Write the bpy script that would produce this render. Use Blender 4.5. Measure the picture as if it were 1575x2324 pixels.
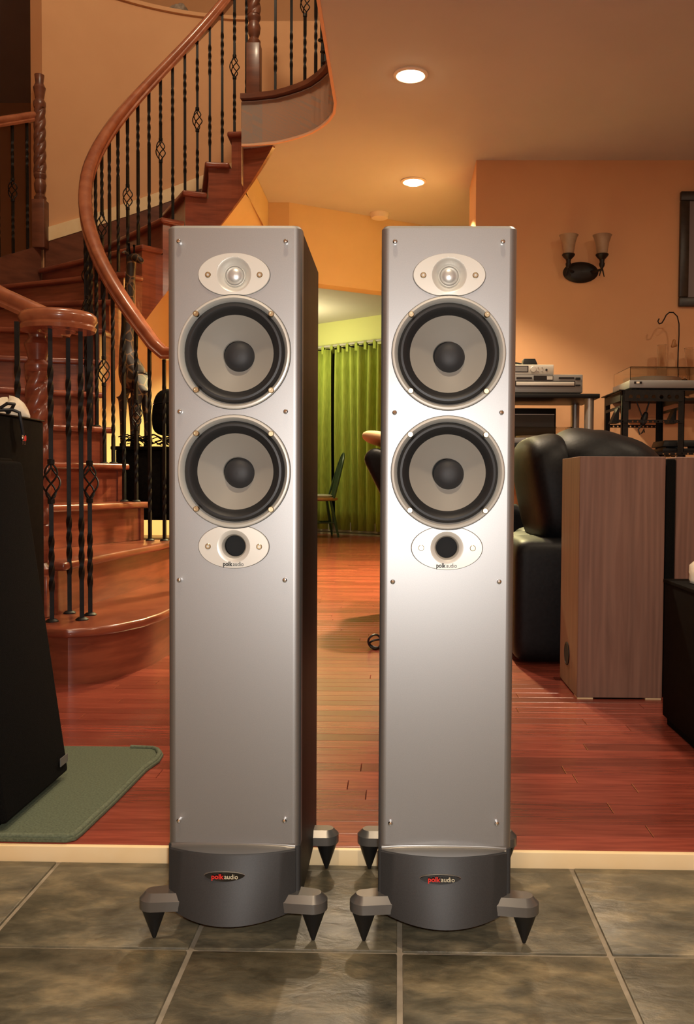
import bpy, bmesh, math, random
from mathutils import Vector, Matrix
random.seed(7)
scene = bpy.context.scene
for o in list(bpy.data.objects):
    bpy.data.objects.remove(o)
COL = scene.collection
PI = math.pi
R = math.radians

# ------------------------------------------------------------------ camera
F, CX, CY, YAW, PIT, ROL, EYE = 2000.0, 871.0, 1162.0, .0165, .0335, .006, .66
IW, IH = 1575.0, 2324.0
cd = bpy.data.cameras.new('camera'); cam = bpy.data.objects.new('camera', cd); COL.objects.link(cam)
cd.sensor_fit = 'VERTICAL'; cd.sensor_height = 36.0; cd.lens = 36.0 * F / IH
cd.shift_x = -(CX - IW / 2) / IH; cd.shift_y = (CY - IH / 2) / IH
cd.clip_start = .02
CAMR = Matrix.Rotation(YAW, 3, 'Z') @ Matrix.Rotation(PI / 2 - PIT, 3, 'X') @ Matrix.Rotation(ROL, 3, 'Z')
CAMO = Vector((0, 0, EYE))
cam.matrix_world = Matrix.Translation(CAMO) @ CAMR.to_4x4()
scene.camera = cam

def ray(x, y): return CAMR @ Vector(((x - CX) / F, -(y - CY) / F, -1))
def atY(x, y, Y):
    d = ray(x, y); return CAMO + d * (Y / d.y)
def atZ(x, y, Z):
    d = ray(x, y); return CAMO + d * ((Z - EYE) / d.z)

# ------------------------------------------------------------------ light, world, exposure
w = bpy.data.worlds.new('world'); scene.world = w; w.use_nodes = True
w.node_tree.nodes['Background'].inputs[0].default_value = (.9, .62, .42, 1)
w.node_tree.nodes['Background'].inputs[1].default_value = .02
scene.view_settings.view_transform = 'Standard'
scene.view_settings.look = 'None'
scene.view_settings.gamma = 1
scene.view_settings.use_curve_mapping = False
scene.view_settings.exposure = 0.0

WARM = (1.0, .79, .55)
def lamp(kind, name, loc, energy, color=WARM, size=.1, rot=(0, 0, 0), **kw):
    l = bpy.data.lights.new(name, kind); l.energy = energy; l.color = color
    if kind == 'AREA': l.shape = 'DISK'; l.size = size
    elif kind in ('POINT', 'SPOT'): l.shadow_soft_size = size
    for k, v in kw.items(): setattr(l, k, v)
    o = bpy.data.objects.new(name, l); COL.objects.link(o); o.location = loc; o.rotation_euler = rot
    return o
CEIL = 2.62
# the phone's own flash beside the lens
lamp('POINT', 'phone_flash', (.014, .0, EYE + .03), 46.0, (1.0, .97, .93), .012)
# room lights out of view, without fixtures; the living room ones are added fill
lamp('POINT', 'foyer_lamp_light', (-.75, 3.0, 4.9), 145, WARM, .15)
lamp('POINT', 'dining_lamp_light', (-1.3, 10.0, 2.15), 40, (1.0, .87, .5), .15)
lamp('AREA', 'living_fill_a', (1.9, 3.2, CEIL - .012), 14, WARM, .13)  # added soft fill from the ceiling, no known downlight here
lamp('AREA', 'living_fill_b', (.9, 2.0, CEIL - .012), 20, WARM, .13)  # second unseen fill, added to brighten the living room
lamp('AREA', 'living_fill_c', (-.05, .3, CEIL - .012), 24, WARM, .13)  # fill added near the camera to lift the tower tops

# ------------------------------------------------------------------ materials
def mat(name, col, rough=.5, metal=0.0, emit=None, estr=0, coat=0, spec=None, alpha=None, trans=0, ior=None):
    m = bpy.data.materials.new(name); m.use_nodes = True
    b = m.node_tree.nodes['Principled BSDF']
    b.inputs['Base Color'].default_value = (*col, 1)
    b.inputs['Roughness'].default_value = rough
    b.inputs['Metallic'].default_value = metal
    if emit: b.inputs['Emission Color'].default_value = (*emit, 1); b.inputs['Emission Strength'].default_value = estr
    if coat: b.inputs['Coat Weight'].default_value = coat; b.inputs['Coat Roughness'].default_value = .15
    if spec is not None: b.inputs['Specular IOR Level'].default_value = spec
    if trans: b.inputs['Transmission Weight'].default_value = trans
    if ior: b.inputs['IOR'].default_value = ior
    return m
def nodes(m): return m.node_tree.nodes, m.node_tree.links, m.node_tree.nodes['Principled BSDF']
def noise_mix(m, c1, c2, scale=8, detail=5, stretch=(1, 1, 1), bump=0.0, lo=.35, hi=.65, rnd=0.0, coords='Object', dist=0.0, bdist=.01):
    n, l, b = nodes(m)
    tc = n.new('ShaderNodeTexCoord'); mp = n.new('ShaderNodeMapping'); mp.inputs['Scale'].default_value = stretch
    src = tc.outputs[coords]
    oi = None
    if rnd:
        oi = n.new('ShaderNodeObjectInfo')
        ad = n.new('ShaderNodeVectorMath'); ad.operation = 'MULTIPLY_ADD'
        cb = n.new('ShaderNodeCombineXYZ')
        for k in range(3): l.new(oi.outputs['Random'], cb.inputs[k])
        l.new(cb.outputs[0], ad.inputs[0]); ad.inputs[1].default_value = (37, 53, 71); l.new(src, ad.inputs[2])
        src = ad.outputs[0]
    l.new(src, mp.inputs['Vector'])
    nz = n.new('ShaderNodeTexNoise'); nz.inputs['Scale'].default_value = scale; nz.inputs['Detail'].default_value = detail
    nz.inputs['Distortion'].default_value = dist
    l.new(mp.outputs[0], nz.inputs['Vector'])
    cr = n.new('ShaderNodeValToRGB'); cr.color_ramp.elements[0].position = lo; cr.color_ramp.elements[1].position = hi
    cr.color_ramp.elements[0].color = (*c1, 1); cr.color_ramp.elements[1].color = (*c2, 1)
    l.new(nz.outputs['Fac'], cr.inputs[0])
    out = cr.outputs[0]
    if rnd:
        hv = n.new('ShaderNodeHueSaturation')
        mr = n.new('ShaderNodeMapRange'); mr.inputs[3].default_value = 1 - rnd; mr.inputs[4].default_value = 1 + rnd
        l.new(oi.outputs['Random'], mr.inputs[0]); l.new(mr.outputs[0], hv.inputs['Value']); l.new(out, hv.inputs['Color'])
        out = hv.outputs[0]
    l.new(out, b.inputs['Base Color'])
    if bump:
        bp = n.new('ShaderNodeBump'); bp.inputs['Strength'].default_value = bump; bp.inputs['Distance'].default_value = bdist
        l.new(nz.outputs['Fac'], bp.inputs['Height']); l.new(bp.outputs[0], b.inputs['Normal'])
    return m

M = {}
M['wall'] = noise_mix(mat('orange_wall_paint', (.6, .31, .165), .75), (.68, .37, .18), (.71, .395, .195), 3, 3, bump=.05)
M['hall'] = noise_mix(mat('hall_yellow_paint', (.74, .54, .27), .75), (.72, .52, .26), (.76, .56, .29), 3, 3)
M['ceil'] = noise_mix(mat('ceiling_paint', (.7, .6, .5), .85), (.54, .515, .47), (.57, .545, .5), 2, 3)
M['fascia'] = mat('fascia_paint', (.85, .5, .3), .7)
M['dining_wall'] = mat('green_wall_paint', (.6, .64, .27), .75)
M['trim_white'] = noise_mix(mat('cream_trim_paint', (.8, .68, .5), .45), (.93, .70, .38), (.96, .75, .44), 14, 3)
M['grout'] = noise_mix(mat('grout', (.3, .26, .2), .9), (.25, .205, .14), (.33, .27, .19), 40, 3)
M['silver'] = noise_mix(mat('silver_satin_paint', (.37, .37, .37), .46, .92), (.355, .354, .352), (.385, .384, .381), 900, 2, lo=.3, hi=.7)
M['silver_bright'] = mat('bright_satin_silver', (.66, .64, .58), .4, .35)
M['cone'] = mat('grey_polymer_cone', (.26, .24, .205), .55, 0)
M['dome'] = mat('aluminium_dome', (.6, .59, .56), .38, .6)
M['footmetal'] = mat('foot_satin_grey', (.17, .16, .145), .32, .6)
M['gunmetal'] = noise_mix(mat('gunmetal_paint', (.06, .06, .06), .55, .12), (.03, .03, .0295), (.037, .0365, .036), 700, 2)
M['rubber'] = mat('black_rubber', (.012, .012, .013), .5)
M['capcloth'] = mat('black_dust_cap', (.02, .02, .022), .6)
M['blackash'] = noise_mix(mat('black_ash_veneer', (.02, .014, .011), .5, spec=.25), (.009, .0065, .005), (.022, .0145, .011), 30, 4, (1, 1, .06), bump=.05)
M['spike'] = mat('black_spike', (.006, .006, .006), .5)
M['screw'] = mat('brass_screw', (.55, .46, .3), .3, 1)
M['chrome'] = mat('chrome_pin', (.85, .85, .85), .12, 1)
M['dark'] = mat('dark_hole', (.004, .004, .004), .8)
M['gap'] = mat('dark_gap', (.05, .048, .045), .7)
M['ink'] = mat('black_ink', (.01, .01, .01), .6)
M['inkred'] = mat('red_ink', (.75, .03, .02), .5)
M['inkcream'] = mat('cream_ink', (.75, .66, .45), .5)
M['badge'] = mat('black_gloss_badge', (.006, .006, .006), .08, coat=1)
M['iron'] = noise_mix(mat('black_wrought_iron', (.008, .007, .006), .5, 0, spec=.25), (.005, .0045, .004), (.011, .0095, .008), 60, 3)
M['oak'] = noise_mix(mat('red_oak_stain', (.3, .1, .04), .28, coat=.4), (.185, .043, .022), (.29, .075, .036), 6, 6, (1, 1, 9), bump=.03)
M['oak_rail'] = noise_mix(mat('red_oak_handrail', (.36, .12, .05), .25, coat=.5), (.31, .092, .042), (.43, .145, .066), 9, 5, (2, 2, 2))
M['oak_dark'] = noise_mix(mat('dark_oak_stain', (.16, .055, .03), .38, coat=.2), (.12, .04, .022), (.19, .066, .034), 6, 6, (1, 1, 5))
M['plank'] = noise_mix(mat('cherry_floor_plank', (.3, .07, .04), .26, coat=.25), (.2, .038, .024), (.29, .062, .038), 7, 6, (1.2, 14, 1), rnd=.26)
M['plank_far'] = mat('cherry_floor_plank_far', (.3, .07, .04), .24, coat=.25)
M['plankgap'] = mat('floor_joint', (.05, .014, .009), .8)
M['rug'] = noise_mix(mat('green_rug', (.14, .17, .1), .95), (.075, .092, .055), (.115, .138, .085), 260, 3, bump=.5, bdist=.003)
M['rughem'] = noise_mix(mat('green_rug_hem', (.16, .19, .12), .95), (.095, .115, .07), (.14, .165, .105), 200, 3, bump=.5, bdist=.003)
M['grille'] = noise_mix(mat('black_grille_cloth', (.006, .006, .005), .95, spec=.1), (.003, .0029, .0026), (.0065, .006, .0055), 500, 2, bump=.3, bdist=.002)
M['blackbox'] = noise_mix(mat('black_vinyl', (.004, .0035, .003), .75, spec=.05), (.0025, .0021, .0018), (.005, .0043, .0035), 60, 3)
M['veneer'] = noise_mix(mat('walnut_vinyl_veneer', (.22, .12, .08), .5), (.195, .098, .068), (.245, .13, .092), 5, 7, (9, 9, .55), dist=1.2)
M['leather'] = noise_mix(mat('black_leather', (.012, .013, .015), .5, spec=.22), (.0035, .004, .0052), (.0065, .007, .0086), 90, 4, bump=.15, bdist=.003)
M['alu'] = mat('brushed_aluminium', (.42, .41, .38), .4, .85)
M['device'] = mat('grey_device_case', (.22, .21, .2), .45, .4)
M['device_light'] = mat('light_silver_case', (.55, .52, .46), .42, .4)
M['black_plastic'] = mat('black_plastic', (.008, .008, .008), .45, spec=.25)
M['screen'] = mat('dark_display', (.02, .02, .022), .15)
M['glassy'] = mat('clear_acrylic', (.9, .88, .84), .05, trans=1, ior=1.2)
M['glass'] = mat('clear_glass', (.95, .95, .94), .03, trans=1, ior=1.35)
M['smoke'] = mat('smoked_glass', (.045, .055, .06), .12)
M['shade'] = noise_mix(mat('alabaster_shade', (.6, .45, .3), .5), (.30, .2, .12), (.4, .29, .19), 14, 4)
M['curtain'] = noise_mix(mat('green_curtain_cloth', (.3, .42, .06), .85), (.24, .31, .045), (.33, .41, .07), 20, 3, (4, 4, .4))
M['greywall'] = mat('grey_heater_enamel', (.4, .4, .36), .5)
M['chairgreen'] = mat('dark_green_chair_paint', (.015, .05, .035), .35)
M['seatwood'] = mat('honey_seat_wood', (.42, .2, .07), .4)
M['white'] = mat('white_plastic', (.8, .72, .58), .5)
M['cloth_white'] = noise_mix(mat('white_cloth', (.8, .72, .58), .9), (.74, .64, .48), (.86, .79, .66), 30, 4, bump=.3)
M['tan'] = mat('tan_cushion_cloth', (.55, .34, .17), .9)
M['picture'] = mat('grey_print', (.2, .17, .17), .4)
M['frame'] = noise_mix(mat('dark_picture_frame', (.02, .013, .008), .4), (.015, .01, .006), (.03, .02, .012), 30, 3)
M['bronze'] = mat('oil_rubbed_bronze', (.012, .009, .007), .45, .3)
M['greydecor'] = noise_mix(mat('grey_decor', (.3, .24, .19), .9), (.22, .17, .13), (.36, .29, .23), 40, 3)
M['bulb'] = mat('lit_bulb', (1, .9, .7), .5, emit=(1, .8, .48), estr=30)
M['canwhite'] = mat('can_trim_white', (.85, .78, .66), .4)

def cathedral(m):
    n, l, b = nodes(m); src = b.inputs['Base Color'].links[0].from_socket
    tc = n.new('ShaderNodeTexCoord'); mp = n.new('ShaderNodeMapping'); mp.inputs['Location'].default_value = (-.125 * 7, -.13 * 7, -.30 * .42); mp.inputs['Scale'].default_value = (7, 7, .42)
    wv = n.new('ShaderNodeTexWave'); wv.wave_type = 'RINGS'; wv.rings_direction = 'SPHERICAL'; wv.inputs['Scale'].default_value = 5; wv.inputs['Distortion'].default_value = 3.5; wv.inputs['Detail'].default_value = 3
    l.new(tc.outputs['Object'], mp.inputs[0]); l.new(mp.outputs[0], wv.inputs['Vector'])
    cr = n.new('ShaderNodeValToRGB'); cr.color_ramp.elements[0].color = (.78, .78, .78, 1); cr.color_ramp.elements[1].color = (1.08, 1.06, 1.04, 1)
    l.new(wv.outputs['Fac'], cr.inputs[0]); mx = n.new('ShaderNodeMixRGB'); mx.blend_type = 'MULTIPLY'; mx.inputs[0].default_value = .5
    l.new(src, mx.inputs[1]); l.new(cr.outputs[0], mx.inputs[2]); l.new(mx.outputs[0], b.inputs['Base Color'])
cathedral(M['veneer'])
# giraffe hide: dark cells with light net
def giraffe_mat():
    m = mat('giraffe_hide', (.03, .02, .014), .5); n, l, b = nodes(m)
    tc = n.new('ShaderNodeTexCoord'); v = n.new('ShaderNodeTexVoronoi'); v.feature = 'DISTANCE_TO_EDGE'; v.inputs['Scale'].default_value = 17
    l.new(tc.outputs['Object'], v.inputs['Vector'])
    cr = n.new('ShaderNodeValToRGB'); cr.color_ramp.elements[0].position = .035; cr.color_ramp.elements[1].position = .06
    cr.color_ramp.elements[0].color = (.17, .085, .03, 1); cr.color_ramp.elements[1].color = (.022, .014, .01, 1)
    l.new(v.outputs['Distance'], cr.inputs[0]); l.new(cr.outputs[0], b.inputs['Base Color'])
    return m
M['giraffe'] = giraffe_mat()

# slate tile: blotchy brown grey with veins
def slate():
    m = mat('slate_tile', (.15, .13, .1), .42); n, l, b = nodes(m)
    tc = n.new('ShaderNodeTexCoord'); oi = n.new('ShaderNodeObjectInfo'); cb = n.new('ShaderNodeCombineXYZ')
    for k in range(3): l.new(oi.outputs['Random'], cb.inputs[k])
    ad = n.new('ShaderNodeVectorMath'); ad.operation = 'MULTIPLY_ADD'; ad.inputs[1].default_value = (31, 47, 5)
    l.new(cb.outputs[0], ad.inputs[0]); l.new(tc.outputs['Object'], ad.inputs[2])
    mp = n.new('ShaderNodeMapping'); mp.inputs['Rotation'].default_value = (0, 0, .7); mp.inputs['Scale'].default_value = (1, 1.9, 1)
    l.new(ad.outputs[0], mp.inputs['Vector'])
    a = n.new('ShaderNodeTexNoise'); a.inputs['Scale'].default_value = 9; a.inputs['Detail'].default_value = 9; a.inputs['Roughness'].default_value = .65
    a.inputs['Distortion'].default_value = .25
    l.new(mp.outputs[0], a.inputs['Vector'])
    cr = n.new('ShaderNodeValToRGB'); e = cr.color_ramp.elements
    e[0].position = .3; e[0].color = (.042, .04, .027, 1); e[1].position = .72; e[1].color = (.29, .23, .13, 1)
    x = e.new(.5); x.color = (.12, .104, .066, 1)
    l.new(a.outputs['Fac'], cr.inputs[0])
    f = n.new('ShaderNodeTexNoise'); f.inputs['Scale'].default_value = 22; f.inputs['Detail'].default_value = 8; f.inputs['Distortion'].default_value = .5
    l.new(mp.outputs[0], f.inputs['Vector'])
    mx = n.new('ShaderNodeMixRGB'); mx.blend_type = 'OVERLAY'; mx.inputs[0].default_value = .55
    l.new(cr.outputs[0], mx.inputs[1]); l.new(f.outputs['Fac'], mx.inputs[2])
    l.new(mx.outputs[0], b.inputs['Base Color'])
    rr = n.new('ShaderNodeMapRange'); rr.inputs[3].default_value = .26; rr.inputs[4].default_value = .5
    l.new(f.outputs['Fac'], rr.inputs[0]); l.new(rr.outputs[0], b.inputs['Roughness'])
    sm = n.new('ShaderNodeMath'); sm.operation = 'ADD'; l.new(a.outputs['Fac'], sm.inputs[0]); l.new(f.outputs['Fac'], sm.inputs[1])
    bp = n.new('ShaderNodeBump'); bp.inputs['Strength'].default_value = .35; bp.inputs['Distance'].default_value = .006
    l.new(sm.outputs[0], bp.inputs['Height']); l.new(bp.outputs[0], b.inputs['Normal'])
    return m
M['slate'] = slate()
# far planks take their tone from a face attribute
def plank_far():
    m = M['plank_far']; n, l, b = nodes(m)
    at = n.new('ShaderNodeAttribute'); at.attribute_name = 'tone'
    tc = n.new('ShaderNodeTexCoord'); mp = n.new('ShaderNodeMapping'); mp.inputs['Scale'].default_value = (1.2, 14, 1)
    nz = n.new('ShaderNodeTexNoise'); nz.inputs['Scale'].default_value = 7; nz.inputs['Detail'].default_value = 5
    l.new(tc.outputs['Object'], mp.inputs[0]); l.new(mp.outputs[0], nz.inputs['Vector'])
    cr = n.new('ShaderNodeValToRGB'); cr.color_ramp.elements[0].position = .35; cr.color_ramp.elements[1].position = .65
    cr.color_ramp.elements[0].color = (.2, .038, .024, 1); cr.color_ramp.elements[1].color = (.29, .062, .038, 1)
    l.new(nz.outputs['Fac'], cr.inputs[0])
    hv = n.new('ShaderNodeHueSaturation'); mr = n.new('ShaderNodeMapRange'); mr.inputs[3].default_value = .74; mr.inputs[4].default_value = 1.26
    l.new(at.outputs['Fac'], mr.inputs[0]); l.new(mr.outputs[0], hv.inputs['Value']); l.new(cr.outputs[0], hv.inputs['Color'])
    l.new(hv.outputs[0], b.inputs['Base Color'])
plank_far()

# ------------------------------------------------------------------ mesh helpers
class MB:
    def __init__(s): s.v = []; s.f = []
    def add(s, vs, fs):
        k = len(s.v); s.v += [tuple(v) for v in vs]; s.f += [tuple(i + k for i in f) for f in fs]; return s
    def box(s, x0, x1, y0, y1, z0, z1):
        v = [(x, y, z) for x in (x0, x1) for y in (y0, y1) for z in (z0, z1)]
        return s.add(v, [(0, 1, 3, 2), (4, 6, 7, 5), (0, 4, 5, 1), (2, 3, 7, 6), (0, 2, 6, 4), (1, 5, 7, 3)])
    def hexa(s, bot, top):
        v = list(bot) + list(top); n = len(bot)
        return s.add(v, [tuple(range(n))[::-1], tuple(range(n, 2 * n))] + [(i, (i + 1) % n, n + (i + 1) % n, n + i) for i in range(n)])
    def prism(s, poly, z0, z1):
        return s.hexa([(p[0], p[1], z0) for p in poly], [(p[0], p[1], z1) for p in poly])
    def prismY(s, poly, y0, y1):   # polygon in x,z
        return s.hexa([(p[0], y0, p[1]) for p in poly], [(p[0], y1, p[1]) for p in poly])
    def rings(s, rings, close=True, cap0=True, cap1=True, loop=False):
        n = len(rings[0]); v = [p for r in rings for p in r]; f = []
        m = len(rings)
        for a in range(m if loop else m - 1):
            b = (a + 1) % m
            for i in range(n if close else n - 1):
                j = (i + 1) % n; f.append((a * n + i, a * n + j, b * n + j, b * n + i))
        if close and not loop:
            if cap0: f.append(tuple(range(n))[::-1])
            if cap1: f.append(tuple(range((m - 1) * n, m * n)))
        return s.add(v, f)
    def lathe(s, prof, c=(0, 0, 0), n=32, axis='z', cap0=True, cap1=True, sx=1, sy=1):
        rs = []
        for r, h in prof:
            ring = []
            for i in range(n):
                a = 2 * PI * i / n; u, v_ = r * math.cos(a) * sx, r * math.sin(a) * sy
                if axis == 'z': ring.append((c[0] + u, c[1] + v_, c[2] + h))
                elif axis == 'y': ring.append((c[0] + u, c[1] - h, c[2] + v_))   # h grows towards -y (the viewer)
                else: ring.append((c[0] + h, c[1] + u, c[2] + v_))
            rs.append(ring)
        return s.rings(rs, True, cap0, cap1)
    def tube(s, path, r, n=8, loop=False):
        path = [Vector(p) for p in path]; m = len(path); rs = []
        rr = r if isinstance(r, (list, tuple)) else [r] * m
        up = None
        for i, p in enumerate(path):
            a = path[(i - 1) % m] if (loop or i > 0) else p; b = path[(i + 1) % m] if (loop or i < m - 1) else p
            t = (b - a).normalized()
            if up is None: up = t.orthogonal().normalized()
            up = (up - t * up.dot(t))
            if up.length < 1e-6: up = t.orthogonal()
            up.normalize(); sd = t.cross(up)
            rs.append([p + (up * math.cos(2 * PI * k / n) + sd * math.sin(2 * PI * k / n)) * rr[i] for k in range(n)])
        return s.rings(rs, loop=loop)
    def sweep(s, prof, path, loop=False):   # prof (side, up); kept upright
        path = [Vector(p) for p in path]; m = len(path); rs = []
        for i, p in enumerate(path):
            a = path[(i - 1) % m] if (loop or i > 0) else p; b = path[(i + 1) % m] if (loop or i < m - 1) else p
            t = (b - a).normalized(); sd = t.cross(Vector((0, 0, 1))).normalized(); up = sd.cross(t)
            rs.append([p + sd * q[0] + up * q[1] for q in prof])
        return s.rings(rs, loop=loop)
    def build(s, name, m, parent=None, smooth=35, bevel=0, seg=2, fix=True):
        me = bpy.data.meshes.new(name); bm = bmesh.new()
        vs = [bm.verts.new(v) for v in s.v]
        for f in s.f:
            try: bm.faces.new([vs[i] for i in f])
            except ValueError: pass
        if fix: bmesh.ops.recalc_face_normals(bm, faces=bm.faces)
        if bevel:
            es = [e for e in bm.edges if len(e.link_faces) == 2 and e.calc_face_angle(0) > R(30)]
            bmesh.ops.bevel(bm, geom=es, offset=bevel, segments=seg, affect='EDGES', profile=.5)
        bm.to_mesh(me); bm.free()
        if smooth:
            for p in me.polygons: p.use_smooth = True
            me.set_sharp_from_angle(angle=R(smooth))
        if m: me.materials.append(M[m] if isinstance(m, str) else m)
        o = bpy.data.objects.new(name, me); COL.objects.link(o)
        if parent: o.parent = parent
        return o
def tag(o, label, cat, group=None):
    o['label'] = label; o['category'] = cat
    if group: o['group'] = group
    return o
def empty(name, loc=(0, 0, 0), rz=0):
    o = bpy.data.objects.new(name, None); COL.objects.link(o); o.location = loc; o.rotation_euler.z = rz
    o.empty_display_size = .05; return o
def struct(o): o['kind'] = 'structure'; return o
def copy_tree(o, parent=None):
    c = o.copy(); COL.objects.link(c); c.parent = parent
    for ch in list(o.children): copy_tree(ch, c)
    return c
def box(name, m, x0, x1, y0, y1, z0, z1, parent=None, bevel=0, seg=2, smooth=35):
    return MB().box(x0, x1, y0, y1, z0, z1).build(name, m, parent, smooth, bevel, seg)
def text_mesh(name, body, size, m, parent, loc, bold=0.0, xscale=1.0, depth=.0002):
    c = bpy.data.curves.new(name, 'FONT'); c.body = body; c.size = size; c.extrude = depth; c.offset = bold; c.align_x = 'LEFT'; c.resolution_u = 3
    t = bpy.data.objects.new('tmp', c); COL.objects.link(t)
    dg = bpy.context.evaluated_depsgraph_get(); me = bpy.data.meshes.new_from_object(t.evaluated_get(dg))
    bpy.data.objects.remove(t); bpy.data.curves.remove(c)
    me.transform(Matrix.Rotation(PI / 2, 4, 'X') @ Matrix.Diagonal((xscale, 1, 1, 1)))
    me.materials.clear(); me.materials.append(M[m])
    o = bpy.data.objects.new(name, me); COL.objects.link(o); o.parent = parent; o.location = loc
    return o, max(v.co.x for v in me.vertices)

# ================================================================== SETTING
TH = .025           # height of the wood floor over the tile floor
YT = 1.503          # where the tile ends
# tile floor
base = struct(MB().box(-2.6, 2.6, -1.5, YT, -.05, -.004).build('floor_tile', 'grout', smooth=0))
def tile_mesh(w_, d_):
    b = MB().box(-w_ / 2, w_ / 2, -d_ / 2, d_ / 2, -.012, 0); o = b.build('tile', 'slate', None, 35, .0022, 2); me = o.data; bpy.data.objects.remove(o); return me
TS, GR = .2955, .0075
tm = tile_mesh(TS - GR, .2825 - GR)
tm2 = tile_mesh(TS - GR, TS - GR)
xs0 = .006
for r_ in range(9):
    y1 = 1.5015 if r_ == 0 else 1.219 - (r_ - 1) * TS
    dd = .2825 if r_ == 0 else TS
    for c_ in range(-8, 8):
        o = bpy.data.objects.new('tile', tm if r_ == 0 else tm2); COL.objects.link(o); o.parent = base
        o.location = (xs0 + (c_ + .5) * TS, y1 - dd / 2, random.uniform(-.0006, .0006))
# wood floor
wf = struct(MB().box(-5.9, 3.1, YT + .012, 12.2, -.05, TH - .011).build('floor_wood', 'plankgap', smooth=0))
PW = .0572
def plank_mesh(L):
    o = MB().box(-L / 2, L / 2, -PW / 2 + .0004, PW / 2 - .0004, -.01, 0).build('plank', 'plank', None, 0, .0007, 1); me = o.data; bpy.data.objects.remove(o); return me
PL = [.45, .6, .75, .9, 1.1]
pm = [plank_mesh(L - .0012) for L in PL]
cand = []; far = MB(); tones = []
nrow = int((12.15 - YT - .012) / PW)
for r_ in range(nrow):
    y = YT + .012 + (r_ + .5) * PW
    half = .62 * y + .7
    x = -max(1.4, min(4.3, half)) - random.uniform(0, .6)
    xe = min(3.0, half)
    while x < xe:
        k = random.randrange(len(PL)); L = PL[k]
        cand.append((y, x + L / 2, k)); x += L
vis = [c for c in cand if abs(c[1]) < .47 * c[0] + .5]
ind = set(sorted(vis)[:290])
for c in cand:
    y, x, k = c
    if c in ind:
        o = bpy.data.objects.new('plank', pm[k]); COL.objects.link(o); o.parent = wf; o.location = (x, y, TH)
    else:
        L = PL[k] - .0012
        far.box(x - L / 2, x + L / 2, y - PW / 2 + .0004, y + PW / 2 - .0004, TH - .01, TH); tones += [random.random()] * 6
fo = far.build('planks', 'plank_far', wf, 0, fix=False); fo['kind'] = 'stuff'
at = fo.data.attributes.new('tone', 'FLOAT', 'FACE'); at.data.foreach_set('value', tones)
# threshold board
struct(MB().box(-2.6, 2.6, YT, YT + .012, -.03, TH - .001).build('trim_1', 'trim_white', None, 35, .002, 2))

# stair geometry
SC = Vector((-1.0065, 4.6768)); RIN = .5447; PH2 = 265.92; DPH = 13.43; RISE = .1792
LAND = TH + 16 * RISE
def step_phi(i): return PH2 - (i - 2) * DPH
def zline(phi): return TH + RISE * (2 + (PH2 - phi) / DPH)
def rout(phi): return 1.563 + (.2 * ((phi - 215) / 51) ** 2 if phi > 215 else 0)
def pol(phi, r): return Vector((SC.x + r * math.cos(R(phi)), SC.y + r * math.sin(R(phi))))

# ceiling slab over hall and living room, with the curved edge of the upper landing
edge = [(-.925, 5.17), (-.86, 5.165), (-.8, 5.15), (-.72, 5.13), (-.645, 5.09), (-.57, 5.04), (-.5, 4.98), (-.44, 4.9), (-.395, 4.82), (-.36, 4.72), (-.345, 4.6), (-.345, 4.3)]
cp = [(3.2, -1.6), (3.2, 12.6), (-2.5, 12.6), (-2.5, 6.4), (-.925, 6.4)] + edge + [(-.345, -1.6)]
bm = bmesh.new()
def slab(name, poly, z0, z1, m):
    bm = bmesh.new(); f = bm.faces.new([bm.verts.new((p[0], p[1], z0)) for p in poly])
    g = bmesh.ops.extrude_face_region(bm, geom=[f]); bmesh.ops.translate(bm, vec=(0, 0, z1 - z0), verts=[v for v in g['geom'] if isinstance(v, bmesh.types.BMVert)])
    bmesh.ops.recalc_face_normals(bm, faces=bm.faces); bmesh.ops.triangulate(bm, faces=[f for f in bm.faces if len(f.verts) > 4])
    me = bpy.data.meshes.new(name); bm.to_mesh(me); bm.free(); me.materials.append(M[m])
    o = bpy.data.objects.new(name, me); COL.objects.link(o); return o
cl = struct(slab('ceiling', cp, CEIL, LAND - .03, 'ceil'))
e2 = edge + [(-.345, 3.0), (-.345, -1.6)]
fa = MB().sweep([(-.014, 0), (0, 0), (0, LAND - .035 - CEIL + .012), (-.014, LAND - .035 - CEIL + .012)], [(p[0], p[1], CEIL - .012) for p in e2]).build('wall_balcony', 'fascia')
struct(fa)
struct(MB().sweep([(-.05, 0), (.03, 0), (.03, .028), (-.045, .028), (-.05, .014)][::-1], [(p[0], p[1], LAND - .024) for p in e2]).build('trim_2', 'oak_dark'))
# living room back wall with its short return
struct(MB().box(.46, 3.2, 5.43, 5.95, TH, CEIL).build('wall_right', 'wall', smooth=0))
# flat hall wall beside the stairs, and the curved stairwell wall with its half wall above
cw = MB(); RW = 1.563
phis = [143.5 - k * (143.5 - 90) / 26 for k in range(27)]
def cring(p, r0, r1, z0, z1):
    a, b = pol(p, r0), pol(p, r1); return [(a.x, a.y, z0), (b.x, b.y, z0), (b.x, b.y, z1), (a.x, a.y, z1)]
cw.rings([cring(p, RW, RW + .13, TH, 3.87) for p in phis])
struct(cw.build('wall_stairwell', 'wall'))
lining = [143 - k * (143 - 90) / 26 for k in range(27)]
struct(MB().rings([cring(p, RW - .004, RW - .0005, TH, zline(p) - .36) for p in lining]).build('wall_understair', 'hall'))
hw = MB().rings([cring(p, RW - .02, RW + .15, 3.87, 3.895) for p in phis]).build('trim_3', 'wall'); struct(hw)
struct(MB().box(SC.x, -.78, SC.y + RW, SC.y + RW + .13, TH, LAND).build('wall_hall', 'hall', smooth=0))
struct(MB().box(SC.x, -.5, SC.y + RW, SC.y + RW + .13, LAND, 3.87).build('wall_landing', 'wall', smooth=0))
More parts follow.
